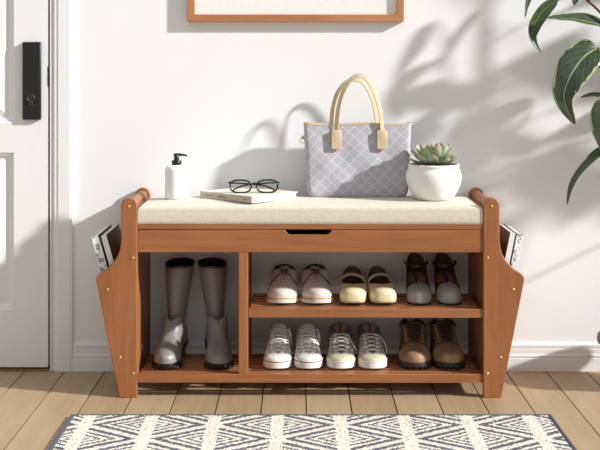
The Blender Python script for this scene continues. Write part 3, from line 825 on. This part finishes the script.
# --- laced derby shoes
DERBY = leather('taupe_leather', srgb(214, 201, 190), .4, .05, .08, 90, .08)
DERBYE = simple('dark_edge', srgb(84, 62, 48), .8)
DERBYL = simple('taupe_laces', srgb(122, 102, 88), .8, .15, 200, .2)
WHITES = simple('white_sole', srgb(228, 222, 214), .6, .05, 120, .08)
WELT = simple('tan_welt', srgb(196, 158, 108), .6, .1, 120, .1)
def derby(label, px, rz, bend):
    t = shoe_thing('derby_shoe', label, 'taupe lace-up derby shoes', px, .058, SHELF_T, rz)
    Lh = .224
    zb = lambda q: .0150 + .006*max(0, 1-q/.2)**2 + .004*max(0, (q-.5)/.5)
    keys = [(0, .0425, 0, .046), (.12, .0450, 0, .050), (.24, .0460, 0, .057), (.34, .0450, 0, .064), (.42, .0435, .004, .071), (.50, .0415, .0075, .077), (.56, .0400, .011, .080), (.61, .0390, .020, .080), (.68, .0380, .031, .072), (.80, .0365, .0325, .070), (.92, .0355, .0315, .079), (1, .035, .031, .084)]
    K = Last(Lh, keys, .26, .2, 2.2, 2.2, zb, .97, .82, .9, bend, .5)
    b = MB(); K.sheet(b); b.build('upper', [DERBY, DARKIN], t, angle=60, merge=2e-4, solid=(.0022, -1, 1))
    # facings: outer quarters laid over the vamp
    b = MB(); K.sheet(b, .40, .985, 0, 1.0, .0016, a0f=lambda q: .0 if q > .46 else (.46-q)/.06*.2, n=50)
    K.sheet(b, .30, .40, .5, 1.0, .0016, a0f=lambda q: .2+.42*(.40-q)/.10)
    b.build('quarters', DERBY, t, angle=60, merge=2e-4, solid=(.0016, 1))
    b = MB()
    for sd in (-1, 1): b.tube([K.P(q, .0 if q > .46 else ((.46-q)/.06*.2 if q > .4 else .2+.42*(.40-q)/.10), sd, .0036) for q in [.30+.02*i for i in range(17)]], .0015, 6)
    b.build('edge_stitching', DERBYE, t)
    b = MB(); rg = []
    for i in range(14):
        q = .38 + .32*i/13; z_ = lerp_keys([(.38, .066), (.5, .077), (.58, .083), (.64, .088), (.70, .092)], q)[0]; w_ = .014+.006*(i/13)
        rg.append([Vector((K.cen(q)+w_*math.sin(u*1.2), q*Lh + (.004*abs(u)), z_-.004-.010*u*u)) for u in [-1+2*j/8 for j in range(9)]])
    b.rings(rg, False, False, False); b.build('tongue', DERBY, t, solid=(.003, 0), angle=60)
    b = MB()
    for q in (.455, .50, .545, .59): lace_row(b, K, q, .16, .0016, .003, 0)
    for q in (.455, .50, .545): lace_row(b, K, q, .10, .0013, .003, .045)
    b.build('laces', DERBYL, t)
    so_z = lambda q: .0045*max(0, 1-q/.24)**2
    b = MB(); K.sole(b, [(lambda q: so_z(q)+.0025, .0), (lambda q: so_z(q)+.004, .003), (lambda q: zb(q)-.003, .004), (lambda q: zb(q)-.002, .001)]); s2 = b.build('sole', WHITES, t, angle=45)
    b = MB(); K.sole(b, [(lambda q: zb(q)-.003, .0035), (lambda q: zb(q)-.0005, .0042), (lambda q: zb(q)+.0018, .0035), (lambda q: zb(q)+.0022, .000)]); b.build('welt', WELT, s2, angle=45)
    b = MB(); K.sole(b, [(lambda q: so_z(q)*.8+.0003, -.008), (lambda q: so_z(q)+.0032, -.004)], .03, .97); b.build('outsole', BLKR, s2)
derby('taupe leather lace-up shoe nearest the divider on the upper shelf', 281.3, R(-1.2), .004)
derby('taupe leather lace-up shoe standing beside the cream flats', 318.6, R(1.8), -.004)

# --- cream strap flats
CREAM = leather('cream_leather', srgb(232, 212, 170), .34, .05, .12, 80, .05)
TANIN = simple('tan_lining', srgb(120, 86, 58), .8, .1, 120, .1)
DKFOOT = simple('dark_footbed', srgb(58, 36, 26), .8, .1)
def flat(label, px, rz, sd0, bend):
    t = shoe_thing('strap_flat', label, 'cream strap flats', px, .058, SHELF_T, rz)
    Lh = .222
    zb = lambda q: .007 + .008*max(0, min(1, (q-.6)/.2))
    keys = [(0, .038, 0, .046), (.12, .0405, 0, .049), (.22, .0415, 0, .052), (.262, .0415, .003, .053), (.285, .041, .018, .053), (.33, .041, .028, .051), (.45, .039, .034, .046), (.62, .0355, .0325, .046), (.76, .033, .0305, .054), (.9, .032, .029, .070), (1, .032, .029, .079)]
    K = Last(Lh, keys, .2, .22, 3.0, 2.1, zb, .95, .62, .8, bend, .66)
    b = MB(); K.sheet(b, n=60); b.build('upper', [CREAM, TANIN], t, angle=60, merge=2e-4, solid=(.0022, -1, 1))
    b = MB(); K.sole(b, [(lambda q: .0005 + .004*max(0, 1-q/.2)**2, -.003), (lambda q: .003 + .003*max(0, 1-q/.2)**2, .0), (lambda q: zb(q)+.001, .001)], 0, 1); b.build('sole', simple('brown_sole', srgb(92, 52, 34), .6), t, angle=45)
    b = MB(); K.sole(b, [(lambda q: zb(q)+.001, -.003), (lambda q: zb(q)+.004, -.003)], .22, .98); b.build('insole', DKFOOT, t)
    b = MB(); K.sole(b, [(.0004, -.001), (lambda q: zb(q), -.0005)], .74, .99); b.build('heel', simple('brown_heel', srgb(84, 50, 34), .6), t, angle=45)
    # strap: a broad band arching across the instep
    b = MB(); rg = []
    n = 18
    for i in range(n+1):
        u = i/n; an = PI*u
        x_ = K.cen(.5) - sd0*.0385*math.cos(an); z_ = .036 + .034*math.sin(an)**.8
        y_ = (.46 + .16*u)*Lh
        w_ = .0075
        rg.append([Vector((x_, y_-w_, z_-.002)), Vector((x_, y_-w_*.6, z_)), Vector((x_, y_+w_, z_+.003)), Vector((x_, y_+w_, z_+.0012)), Vector((x_*.96, y_-w_*.6, z_-.0018)), Vector((x_*.96, y_-w_*.95, z_-.003))])
    b.rings(rg); st = b.build('strap', CREAM, t, angle=50)
    b = MB(); c_ = Vector((K.cen(.5)+sd0*.0395, .61*Lh-.012, .044))
    b.tube([c_+Vector((sd0*.001, .006*math.cos(a_), .007*math.sin(a_))) for a_ in [2*PI*i/16 for i in range(17)]], .0012, 6); b.build('buckle', simple('silver_buckle', srgb(200, 198, 192), .3, .05, 50, 0, metal=.8), st)
flat('cream leather strap flat beside the taupe lace-up shoes', 353.0, R(-2), -1, .0015)
flat('cream leather strap flat beside the grey and navy heels', 384.6, R(2), 1, -.0015)

# --- T-strap heels
GTOE = leather('grey_toe_leather', srgb(158, 151, 144), .42, .05, .15, 80, .05)
NAVY = leather('navy_leather', srgb(30, 32, 48), .45, .1, .05, 80, .05)
def heel_shoe(label, px, rz, bend):
    t = shoe_thing('t_strap_heel', label, 'grey and navy strap heels', px, .060, SHELF_T, rz)
    Lh = .215
    zb = lambda q: .005 + .060*(lambda u: u*u*(3-2*u))(max(0, min(1, (q-.26)/.52)))
    keys = [(0, .036, 0, .046), (.12, .0385, 0, .050), (.22, .0385, 0, .054), (.27, .038, .004, .056), (.30, .037, .020, .056), (.36, .0355, .0325, .042), (.46, .0335, .031, .050), (.60, .031, .0285, .074), (.74, .029, .0265, .096), (.86, .026, .0225, .112), (1, .024, .018, .120)]
    K = Last(Lh, keys, .24, .24, 2.4, 2.0, zb, .95, .7, .85, bend, .5)
    b = MB(); K.sheet(b, 0, .275, n=70); b.build('toe_cap', GTOE, t, angle=60, merge=2e-4, solid=(.002, -1))
    b = MB(); K.sheet(b, .262, 1.0, off=.0006, n=60); b.build('upper', [NAVY, simple('brown_heel_lining', srgb(112, 72, 50), .7)], t, angle=60, merge=2e-4, solid=(.002, -1, 1))
    b = MB(); K.sole(b, [(lambda q: zb(q)-.0045, .0), (lambda q: zb(q)+.0005, .0012)]); b.build('sole', BLKR, t, angle=45)
    b = MB(); K.sole(b, [(lambda q: zb(q)+.001, -.003), (lambda q: zb(q)+.003, -.003)], .26, .98); b.build('insole', simple('brown_insole', srgb(150, 100, 68), .6), t)
    b = MB(); b.rings([[Vector((r_*math.cos(2*PI*i/20), .186+dy+r_*1.1*math.sin(2*PI*i/20), z_)) for i in range(20)] for z_, r_, dy in ((.0004, .0095, .004), (.012, .0088, .004), (.035, .0125, .002), (.050, .019, 0), (.060, .0235, -.004))]); b.build('heel', BLKR, t, angle=50)
    yk = .62*Lh
    b = MB(); rg = []
    for i in range(25):
        an = -PI*.04 + PI*1.08*i/24
        c_ = Vector((.0325*math.cos(an), .170 - .050*math.sin(an), .098 - .005*math.sin(an)))
        nn = Vector((math.cos(an), -math.sin(an), 0))
        rg.append([c_+Vector((0, 0, .0048)), c_+nn*.0024+Vector((0, 0, .004)), c_+nn*.0024-Vector((0, 0, .004)), c_-Vector((0, 0, .0048))])
    b.rings(rg); st = b.build('ankle_strap', NAVY, t, angle=50)
    b = MB(); c_ = Vector((.0335, .158, .098)); b.box(c_.x-.001, c_.x+.003, c_.y-.006, c_.y+.006, c_.z-.006, c_.z+.006); b.build('buckle', BLKR, st, bevel=.002)
    b = MB(); P = spline([(0, .27*Lh, .0565), (-.004, .33*Lh, .063), (-.011, .42*Lh, .079), (-.016, .50*Lh, .096)], 6)
    rg = []
    for i, p in enumerate(P):
        w_ = .008 - .0045*i/(len(P)-1); rg.append([p+Vector((w_, .001, -.001)), p+Vector((0, 0, .0012)), p+Vector((-w_, .001, -.001)), p+Vector((0, .001, -.0018))])
    b.rings(rg); b.build('t_strap', NAVY, t, angle=50)
    b = MB(); b.lathe([(0, .004), (.002, .0036), (.0028, .001), (.0028, -.002)], (0, .262*Lh, .0565), 12); b.build('button', simple('orange_button', srgb(196, 96, 52), .4), t)
heel_shoe('grey toed navy strap heel beside the cream flats', 420.2, R(-1), .001)
heel_shoe('grey toed navy strap heel at the right end of the upper shelf', 451.6, R(1), -.001)

# --- high-top canvas sneakers
CANW = fabric('white_canvas', srgb(240, 236, 231), srgb(224, 219, 214), 700, .9, .3)
TONW = fabric('tongue_canvas', srgb(232, 225, 220), srgb(212, 204, 198), 700, .9, .3)
LACEW = simple('white_laces', srgb(242, 239, 233), .85, .06, 300, .2)
RUBW = simple('white_rubber', srgb(234, 229, 221), .5, .03, 120, .06)
REDL = simple('red_line', srgb(150, 74, 66), .6)
HTK = [(0, .0385, 0, .035), (.09, .0410, 0, .037), (.13, .0415, 0, .039), (.15, .041, .001, .041), (.18, .0405, .007, .0435), (.24, .0395, .0125, .050), (.35, .037, .0135, .063), (.46, .0350, .0145, .076), (.55, .034, .0165, .085), (.61, .0335, .0225, .088), (.70, .033, .027, .085), (.82, .0325, .0285, .080), (1, .0325, .0285, .083)]
def hightop(label, px, rz, bend, mats, group, rows, line, tongue, extra=None, tk=0):
    t = shoe_thing('high_top_sneaker', label, group, px, .050, SHELF_B, rz)
    Lh = .234
    cu, cl, ct, cb, clc = mats
    zb = lambda q: .021
    K = Last(Lh, HTK, .24, .22, 2.3, 2.2, zb, .97, .74, .85, bend, .5)
    b = MB(); K.sheet(b, n=54); b.build('upper', [cu, cl], t, angle=60, merge=2e-4, solid=(.0022, -1, 1))
    b = MB(); K.sheet(b, 0, .125, off=.0010); b.build('toe_cap', cb[1], t, angle=60, merge=2e-4, solid=(.0016, 1))
    b = MB(); rg = []
    for i in range(20):
        u = i/19; q = .14 + .46*u
        z_ = lerp_keys([(0, .0395), (.3, .056), (.6, .0725), (.84, .090), (1, tongue)], u)[0]; w_ = .0150+.0085*u
        rg.append([Vector((K.cen(q)+w_*math.sin(v_*1.25), q*Lh+.004+.006*v_*v_, z_-.003-.008*v_*v_ - (.006*abs(v_)**3 if u > .9 else 0))) for v_ in [-1+2*j/10 for j in range(11)]])
    b.rings(rg, False, False, False); b.build('tongue', ct, t, angle=60, solid=(.004, 0))
    b = MB()
    for i, q in enumerate(rows):
        lace_row(b, K, q, .20, .0029, .0065, 0, 11, .55)
        if i+1 < len(rows):
            lace_row(b, K, q, .20, .0018, .0030, 0, 11, .55, .0012, rows[i+1]); 
    for i in range(len(rows)-1): lace_row(b, K, rows[i+1], .20, .0018, .0030, 0, 11, .55, .0012, rows[i])
    if tk:
        p = K.P(rows[-1], .2, 1, .003)
        for dx, dz in ((.012, -.040), (.008, -.026)):
            b.tube(spline([p, p+Vector((.006, -.004, .001)), p+Vector((dx, -.008, dz*.5)), p+Vector((dx*.9, -.010, dz))], 6), .0017, 6)
    b.build('laces', clc, t)
    for i, q in enumerate(rows):
        for sd in (-1, 1):
            b = MB(); p = K.P(q, .27, sd, .0008); nrm = (K.P(q, .27, sd, .01)-p).normalized()
            M = Matrix.Translation(p) @ nrm.to_track_quat('Z', 'Y').to_matrix().to_4x4()
            b.rings([[M @ Vector((r_*math.cos(k*PI/6), r_*math.sin(k*PI/6), h_)) for k in range(12)] for r_, h_ in ((.0028, -.001), (.0028, .0010), (.0012, .0008))]); b.build('eyelet', simple_eye, t)
    fz = lambda q: .003 + .001*max(0, 1-q/.2)**2
    b = MB(); K.sole(b, [(lambda q: fz(q), .0005), (lambda q: fz(q)+.002, .0028), (.0245, .0030), (.0258, .0018), (.0258, .0)]); s2 = b.build('sole', cb[0], t, angle=40)
    b = MB(); K.sole(b, [(.0222, .0032), (.0228, .0037), (.0242, .0037), (.0247, .0030)]); b.build('sole_stripe', line, s2, angle=40)
    b = MB(); K.sole(b, [(.0004, -.006), (lambda q: fz(q)+.0008, -.0015)], .02, .98); b.build('outsole', BLKR, s2)
    if extra: extra(t, K, Lh)
    return t, K, Lh
simple_eye = simple('dark_eyelet', srgb(90, 84, 80), .5)
hw = (CANW, simple('white_lining', srgb(190, 182, 176), .9), TONW, (RUBW, RUBW), LACEW)
RW = (.175, .24, .305, .37, .435, .50, .56)
hightop('white canvas high-top with a red sole line, nearest the divider', 276.8, R(-1), .002, hw, 'white canvas high-tops', RW, REDL, .1075, None, 1)
hightop('white canvas high-top with a red sole line, beside the beige laced high-tops', 309.0, R(.6), -.002, hw, 'white canvas high-tops', RW, REDL, .1075, None, 1)
BEIG = fabric('beige_canvas', srgb(208, 198, 181), srgb(184, 173, 156), 700, .85, .25)
DEN = fabric('dark_denim', srgb(80, 88, 104), srgb(52, 58, 72), 600, .9, .4)
CRT = simple('cream_toe_rubber', srgb(212, 202, 172), .45, .04, 120, .05)
TTON = fabric('brown_tongue', srgb(156, 130, 104), srgb(126, 100, 78), 700, .9, .3)
hb = (BEIG, DEN, TTON, (RUBW, CRT), LACEW)
RB = (.18, .25, .32, .39, .455)
def denim_collar(lo):
    def ex(t, K, Lh):
        b = MB(); K.sheet(b, .50, .99, 0, .55, .0014, n=50); b.build('collar', DEN, t, angle=60, merge=2e-4, solid=(.0016, 1))
        b = MB(); q = .53
        b.tube([Vector((K.cen(.6)-.0012, (.50+.10*u)*Lh-.0030, .081+.024*u)) for u in (0, .5, 1)], .0022, 6, .5); b.build('tongue_stripe', simple('dark_stripe', srgb(72, 50, 40), .8), t)
        p = K.P(RB[-1], .2, 1, .003); b = MB()
        b.tube(spline([p] + [Vector(v_) for v_ in lo], 8), .0017, 6); b.build('loose_lace', LACEW, t)
    return ex
hightop('beige high-top with denim collar, beside the white canvas high-tops', 341.0, R(-.8), .002, hb, 'beige high-tops with denim collars', RB, RUBW, .1085, denim_collar([(.026, .100, .070), (.036, .075, .058), (.0425, .050, .050), (.0445, .044, .049)]))
hightop('beige high-top with denim collar, beside the brown work boots', 374.0, R(.8), -.002, hb, 'beige high-tops with denim collars', RB, RUBW, .1085, denim_collar([(.026, .105, .071), (.038, .098, .056), (.043, .092, .042), (.044, .088, .028)]))

# --- work boots
def nub(name, c1, c2): 
    m_ = NT(name); v_ = m_.coord(); a_ = m_.noise(v_, 26, 5, .6); 
    m_.col(m_.ramp(a_, [(.3, c1), (.68, c2)])); m_.rough(.62); m_.bump(m_.noise(v_, 260, 3), .25, .001); return m_.m
BRN = nub('brown_nubuck', srgb(98, 70, 50), srgb(146, 108, 76))
BRN2 = nub('brown_toe_nubuck', srgb(122, 90, 64), srgb(178, 138, 98))
BRNT = nub('brown_tongue_leather', srgb(96, 68, 46), srgb(140, 102, 70))
DKCOL = leather('dark_collar', srgb(46, 40, 38), .6, .1, 0, 90, .2)
DKLACE = simple('dark_laces', srgb(58, 44, 34), .8, .2, 200, .2)
def work_boot(label, px, rz, bend):
    t = shoe_thing('work_boot', label, 'brown laced work boots', px, .050, SHELF_B, rz, 'boot')
    Lh = .240
    zb = lambda q: .020
    keys = [(0, .041, 0, .048), (.12, .0445, 0, .053), (.22, .0450, 0, .056), (.29, .0435, 0, .059), (.33, .042, .006, .062), (.38, .040, .0125, .067), (.48, .0375, .015, .081), (.56, .037, .0175, .092), (.61, .0368, .022, .096), (.66, .0365, .028, .096), (.76, .0362, .032, .091), (1, .0362, .032, .091)]
    K = Last(Lh, keys, .26, .24, 2.3, 2.2, zb, .97, .78, .85, bend, .48)
    b = MB(); K.sheet(b, n=54); b.build('upper', [BRN, DARKIN], t, angle=60, merge=2e-4, solid=(.0025, -1, 1))
    b = MB(); K.sheet(b, 0, .32, off=.0012, a0f=None); b.build('toe_vamp', BRN2, t, angle=60, merge=2e-4, solid=(.0016, 1))
    b = MB(); K.sheet(b, .34, .99, 0, .36, .0014, n=50, a0f=lambda q: 0); b.build('eyelet_panels', BRN, t, angle=60, merge=2e-4, solid=(.0016, 1))
    b = MB(); K.sheet(b, .655, .99, 0, .30, .002, n=60); b.build('padded_collar', DKCOL, t, angle=60, merge=2e-4, solid=(.007, .6))
    b = MB(); rg = []
    for i in range(20):
        u = i/19; q = .31 + .34*u
        z_ = lerp_keys([(0, .058), (.4, .075), (.75, .095), (1, .107)], u)[0]; w_ = .017+.008*u
        rg.append([Vector((K.cen(q)+w_*math.sin(v_*1.25), q*Lh+.003+.007*v_*v_, z_-.003-.008*v_*v_)) for v_ in [-1+2*j/10 for j in range(11)]])
    b.rings(rg, False, False, False); b.build('tongue', BRNT, t, angle=60, solid=(.005, 0))
    rows = (.35, .40, .45, .50, .55, .60)
    b = MB()
    for i, q in enumerate(rows):
        lace_row(b, K, q, .16, .0017, .004, 0, 9, .8)
        if i+1 < len(rows): lace_row(b, K, q, .14, .0015, .003, 0, 9, .8, .002, rows[i+1])
    b.build('laces', DKLACE, t)
    for q in rows:
        for sd in (-1, 1):
            b = MB(); p = K.P(q, .22, sd, .003); nrm = (K.P(q, .22, sd, .012)-p).normalized()
            M = Matrix.Translation(p) @ nrm.to_track_quat('Z', 'Y').to_matrix().to_4x4()
            b.rings([[M @ Vector((r_*math.cos(k*PI/6), r_*math.sin(k*PI/6), h_)) for k in range(12)] for r_, h_ in ((.0027, -.001), (.0027, .0012), (.0012, .001))]); b.build('eyelet', BRASS, t)
    b = MB(); K.sole(b, [(.008, -.002), (.009, .003), (.019, .0042), (.0215, .0035), (.0215, -.001)]); s2 = b.build('sole', simple('dark_rubber_sole', srgb(48, 40, 36), .65, .15, 100, .2), t, angle=45)
    # lugs around the outline
    out = []
    for i in range(13):
        th = -PI/2*1.25 + PI*1.25*i/12
        q = .26*(1-math.cos(th)) if abs(th) < PI/2 else .26 + .26*abs(math.cos(th))
        w2 = K.par(max(.002, q))[0]*.97; sd = 1 if th > 0 else -1
        out.append((K.cen(q)+sd*w2*(1 if i != 6 else 0), q*Lh-.001, math.atan2(sd*w2*(0 if i == 6 else 1), max(.001, (.26-q)*Lh)) if q < .26 else sd*PI/2))
    for x_, y_, an in out:
        b = MB(); M = Matrix.Translation((x_, y_, 0)) @ Matrix.Rotation(an, 4, 'Z')
        b.box(-.0042, .0042, -.0042, .008, .0004, .0125, M); b.build('lug', BLKR, s2, bevel=.0012)
    b = MB(); K.sole(b, [(.0004, -.004), (.010, -.002)], .68, .98); b.build('heel', BLKR, s2, angle=45)
work_boot('brown laced work boot beside the beige denim-collared high-tops', 415.9, R(-2), .0015)
work_boot('brown laced work boot at the right end of the lower shelf', 451.4, R(.5), -.0015)
# ------------------------------------------------------------------ houseplant
PC = Vector((1.004, .125, 0))
hp = thing('houseplant', 'large leafy green houseplant in a brown pot at the right edge', 'plant', PC)
b = MB(); b.lathe([(0, .0), (.078, 0), (.086, .004), (.102, .05), (.114, .09), (.117, .105), (.120, .118), (.1305, .124), (.1325, .135), (.1305, .146), (.124, .150), (.118, .147), (.116, .125)], n=56, cap0=False, cap1=False); b.build('pot', PLANTER, hp, merge=1e-5)
b = MB(); b.lathe([(0, .134), (.06, .133), (.117, .128)], n=32, cap0=False, cap1=False); b.build('soil', SOIL, hp, merge=1e-5)
def loc(p): return Vector(p) - PC
trunk = spline([(1.004, .125, .12), (1.005, .13, .4), (1.02, .12, .7), (1.04, .14, 1.0), (1.03, .15, 1.3), (1.06, .13, 1.62)], 8)
b = MB(); nT = len(trunk); b.tube([loc(p) for p in trunk], [.016-.009*i/nT for i in range(nT)], 10); b.build('trunk', BARK, hp)
def branch(pts, r0, r1, mat=None):
    P = spline(pts, 7); b = MB(); n = len(P)
    b.tube([loc(p) for p in P], [r0+(r1-r0)*i/(n-1) for i in range(n)], 8); b.build('branch', mat or BARK, hp)
def leaf(ctrl, wid, nrm, mat, fold=.18, n=22, curl=0.0, prof=.55):
    """ctrl: spine points base to tip; nrm: rough facing of the upper side"""
    P = spline(ctrl, 8); N_ = len(P)
    b = MB(); uvl = b.bm.loops.layers.uv.new('UVMap'); m_ = 10
    rows = []
    for i, p in enumerate(P):
        v_ = i/(N_-1)
        t_ = (P[min(i+1, N_-1)]-P[max(i-1, 0)]).normalized()
        sdv = t_.cross(Vector(nrm))
        if sdv.length < 1e-3: sdv = Vector((0, 1, 0))
        sdv.normalize(); up = sdv.cross(t_).normalized()
        x_ = v_
        w_ = wid*max(0, math.sin(PI*x_**prof))**.8 * (1-.15*x_) if 0 < v_ < 1 else 0
        w_ = max(w_, .0012*(1-v_)+.0002)
        r = []
        for j in range(m_+1):
            q = -1+2*j/m_
            hgt = fold*abs(q)*w_ - curl*q*q*w_ + .05*w_*math.sin(v_*16+q*2)*abs(q)
            r.append(b.v(loc(p + sdv*q*w_*(1-.12*abs(fold)) + up*hgt)))
        rows.append(r)
    for i in range(N_-1):
        for j in range(m_):
            f_ = b.f([rows[i][j], rows[i][j+1], rows[i+1][j+1], rows[i+1][j]])
            if f_:
                for lp, (jj, ii) in zip(f_.loops, ((j, i), (j+1, i), (j+1, i+1), (j, i+1))): lp[uvl].uv = (jj/m_, ii/(N_-1))
    return b.build('leaf', mat, hp, angle=180, solid=(.0012, 0))
def Wp(*pts): return [W(*p) for p in pts]
tr = lambda z_: min(trunk, key=lambda p: abs(p.z-z_))
# leaves the photograph shows, base to tip
leaf(Wp((541, -34, .20), (532, -14, .20), (526.5, 3, .19), (525, 17.5, .18)), .016, (.6, -.75, .2), LEAFB, .5)
leaf(Wp((557.5, 0, .19), (545, 9, .185), (534.5, 24, .18), (532, 38, .175), (541, 53, .17)), .0235, (.35, -.9, .25), LEAFB, .55, curl=.1, prof=.75)
leaf(Wp((590, -44, .2), (583, -22, .19), (577, -6, .18), (574, 5.5, .17)), .030, (-.2, -.9, .3), LEAFB, .3)
leaf(Wp((622, 34, .17), (600, 25, .165), (575, 19.5, .16), (560, 18.5, .155), (547, 18, .15)), .030, (.05, -.62, .8), LEAFA, .35, prof=.7)
leaf(Wp((598, 48, .16), (584, 57, .14), (570, 77, .12), (564, 99, .115), (575, 124.5, .115)), .058, (-.25, -.92, .3), LEAFA, .32, curl=.18, prof=.62)
leaf(Wp((625, 108, .22), (607, 99, .22), (594, 95, .22), (580, 97.5, .215)), .017, (.1, -.6, .8), LEAFB, .3)
leaf(Wp((624, 62, .22), (606, 62, .21), (594, 66, .20), (588, 76, .20)), .022, (.1, -.8, .5), LEAFB, .3)
leaf(Wp((622, 96, .15), (606, 112, .13), (601, 132, .12), (606, 156, .11)), .046, (-.2, -.95, .2), LEAFA, .3, curl=.15)
leaf(Wp((622, 140, .18), (606, 147, .18), (596, 151, .18), (586, 158, .175)), .010, (.1, -.7, .6), LEAFB, .3)
leaf(Wp((612, 151, .17), (598, 156, .165), (583, 169, .16), (572, 186, .155), (567, 205, .15)), .0165, (-.75, -.5, .45), LEAFB, .45, curl=.1, prof=.85)
# stems that carry them
branch(Wp((636, 60, .15), (612, 25, .16), (600, 12, .165), (590, 3, .17), (580, -3, .18), (557.5, 0, .19)), .005, .0022)
branch(Wp((590, 3, .17), (578, -20, .18), (560, -36, .19), (541, -34, .20)), .003, .0018)
branch(Wp((578, -20, .18), (590, -44, .2)), .0025, .0018)
branch(Wp((640, 92, .15), (622, 62, .16), (610, 50, .16), (598, 48, .16)), .004, .002, STEMG)
branch([tr(.95)] + Wp((640, 92, .15), (636, 60, .15), (622, 34, .17)), .007, .003)
branch([tr(.8)] + Wp((645, 120, .18), (625, 108, .22)), .004, .002, STEMG)
branch(Wp((640, 92, .15), (634, 74, .2), (624, 62, .22)), .003, .002, STEMG)
branch([tr(.75)] + Wp((640, 112, .15), (622, 96, .15)), .004, .002, STEMG)
branch([tr(.68)] + Wp((640, 146, .17), (622, 140, .18)), .004, .002, STEMG)
branch([tr(.66)] + Wp((640, 152, .17), (612, 151, .17)), .004, .002, STEMG)
# the rest of the crown, beyond the right edge of the photograph
rl = random.Random(21)
made = 0
tries = 0
while made < 27 and tries < 20000:
    tries += 1
    z0_ = rl.uniform(.5, 1.75)
    p0 = tr(z0_-.05); az = rl.uniform(0, 2*PI)
    dirv = Vector((math.cos(az), math.sin(az)*.75, rl.uniform(-.1, .6))).normalized()
    st = rl.uniform(.25, .85) if dirv.x > .3 and dirv.y < .2 else rl.uniform(.08, .3); Lf = rl.uniform(.17, .26)
    base = p0 + dirv*st
    droop = Vector((0, 0, -1))
    ctrl = [base, base + dirv*Lf*.35 + droop*Lf*.03, base + dirv*Lf*.7 + droop*Lf*.2, base + dirv*Lf*.92 + droop*Lf*.5]
    ok = True
    for q in ctrl + [p0]:
        if q.y > WALL-.05: ok = False
        s_ = (q.y+D)/F; px = VX + q.x/s_; py_ = VY + (CZ-q.z)/s_
        if px < 628 and py_ > -50: ok = False
        if q.x < .86: ok = False
        k_ = (WALL-q.y)/.128; sx = q.x-.37*k_; sz = q.z-.192*k_
        pxs = VX + sx/.003058; pys = VY + (CZ-sz)/.003058
        if pxs < 455 and pys > -10 and not (pxs > 395 and 40 < pys < 130 and rl.random() < .25): ok = False
    if not ok: continue
    made += 1
    branch([p0, p0 + dirv*st*.5 + Vector((0, 0, .015)), base], .0035, .0018, STEMG)
    leaf(ctrl, rl.uniform(.035, .058), (dirv.x*.2, dirv.y*.2, 1), LEAFA if rl.random() < .4 else LEAFB, .25, curl=.1)
# ------------------------------------------------------------------ light
sun = bpy.data.lights.new('sun', 'SUN'); sun.energy = 6.6; sun.angle = R(2.6); sun.color = (.99, .995, 1.0)
so = bpy.data.objects.new('sun', sun); link(so)
dv = Vector((-.37, .128, -.192)); so.rotation_euler = dv.to_track_quat('-Z', 'Y').to_euler(); so.location = (3, -2, 3)
w = bpy.data.worlds.new('world'); SC.world = w; w.use_nodes = True
wt = w.node_tree; bg = wt.nodes['Background']
tcw = wt.nodes.new('ShaderNodeTexCoord'); spw = wt.nodes.new('ShaderNodeSeparateXYZ'); rw = wt.nodes.new('ShaderNodeValToRGB')
wt.links.new(tcw.outputs['Generated'], spw.inputs[0]); wt.links.new(spw.outputs[2], rw.inputs[0]); wt.links.new(rw.outputs[0], bg.inputs[0])
e = rw.color_ramp.elements
e[0].position = 0.0; e[0].color = (.40, .42, .435, 1); e[1].position = .85; e[1].color = (.58, .63, .66, 1)
q = e.new(.25); q.color = (.44, .465, .48, 1)
bg.inputs[1].default_value = 1.2
cam = bpy.data.cameras.new('camera'); co = bpy.data.objects.new('camera', cam); link(co)
cam.sensor_width = 36; cam.lens = F/600*36; cam.shift_x = (300-VX)/600; cam.shift_y = -(225-VY)/600
co.location = (0, -D, CZ); co.rotation_euler = (R(90), 0, 0); cam.clip_start = .05
SC.camera = co
vs_ = SC.view_settings; vs_.view_transform = 'Standard'; vs_.look = 'None'; vs_.exposure = -0.14; vs_.gamma = 1; vs_.use_curve_mapping = False
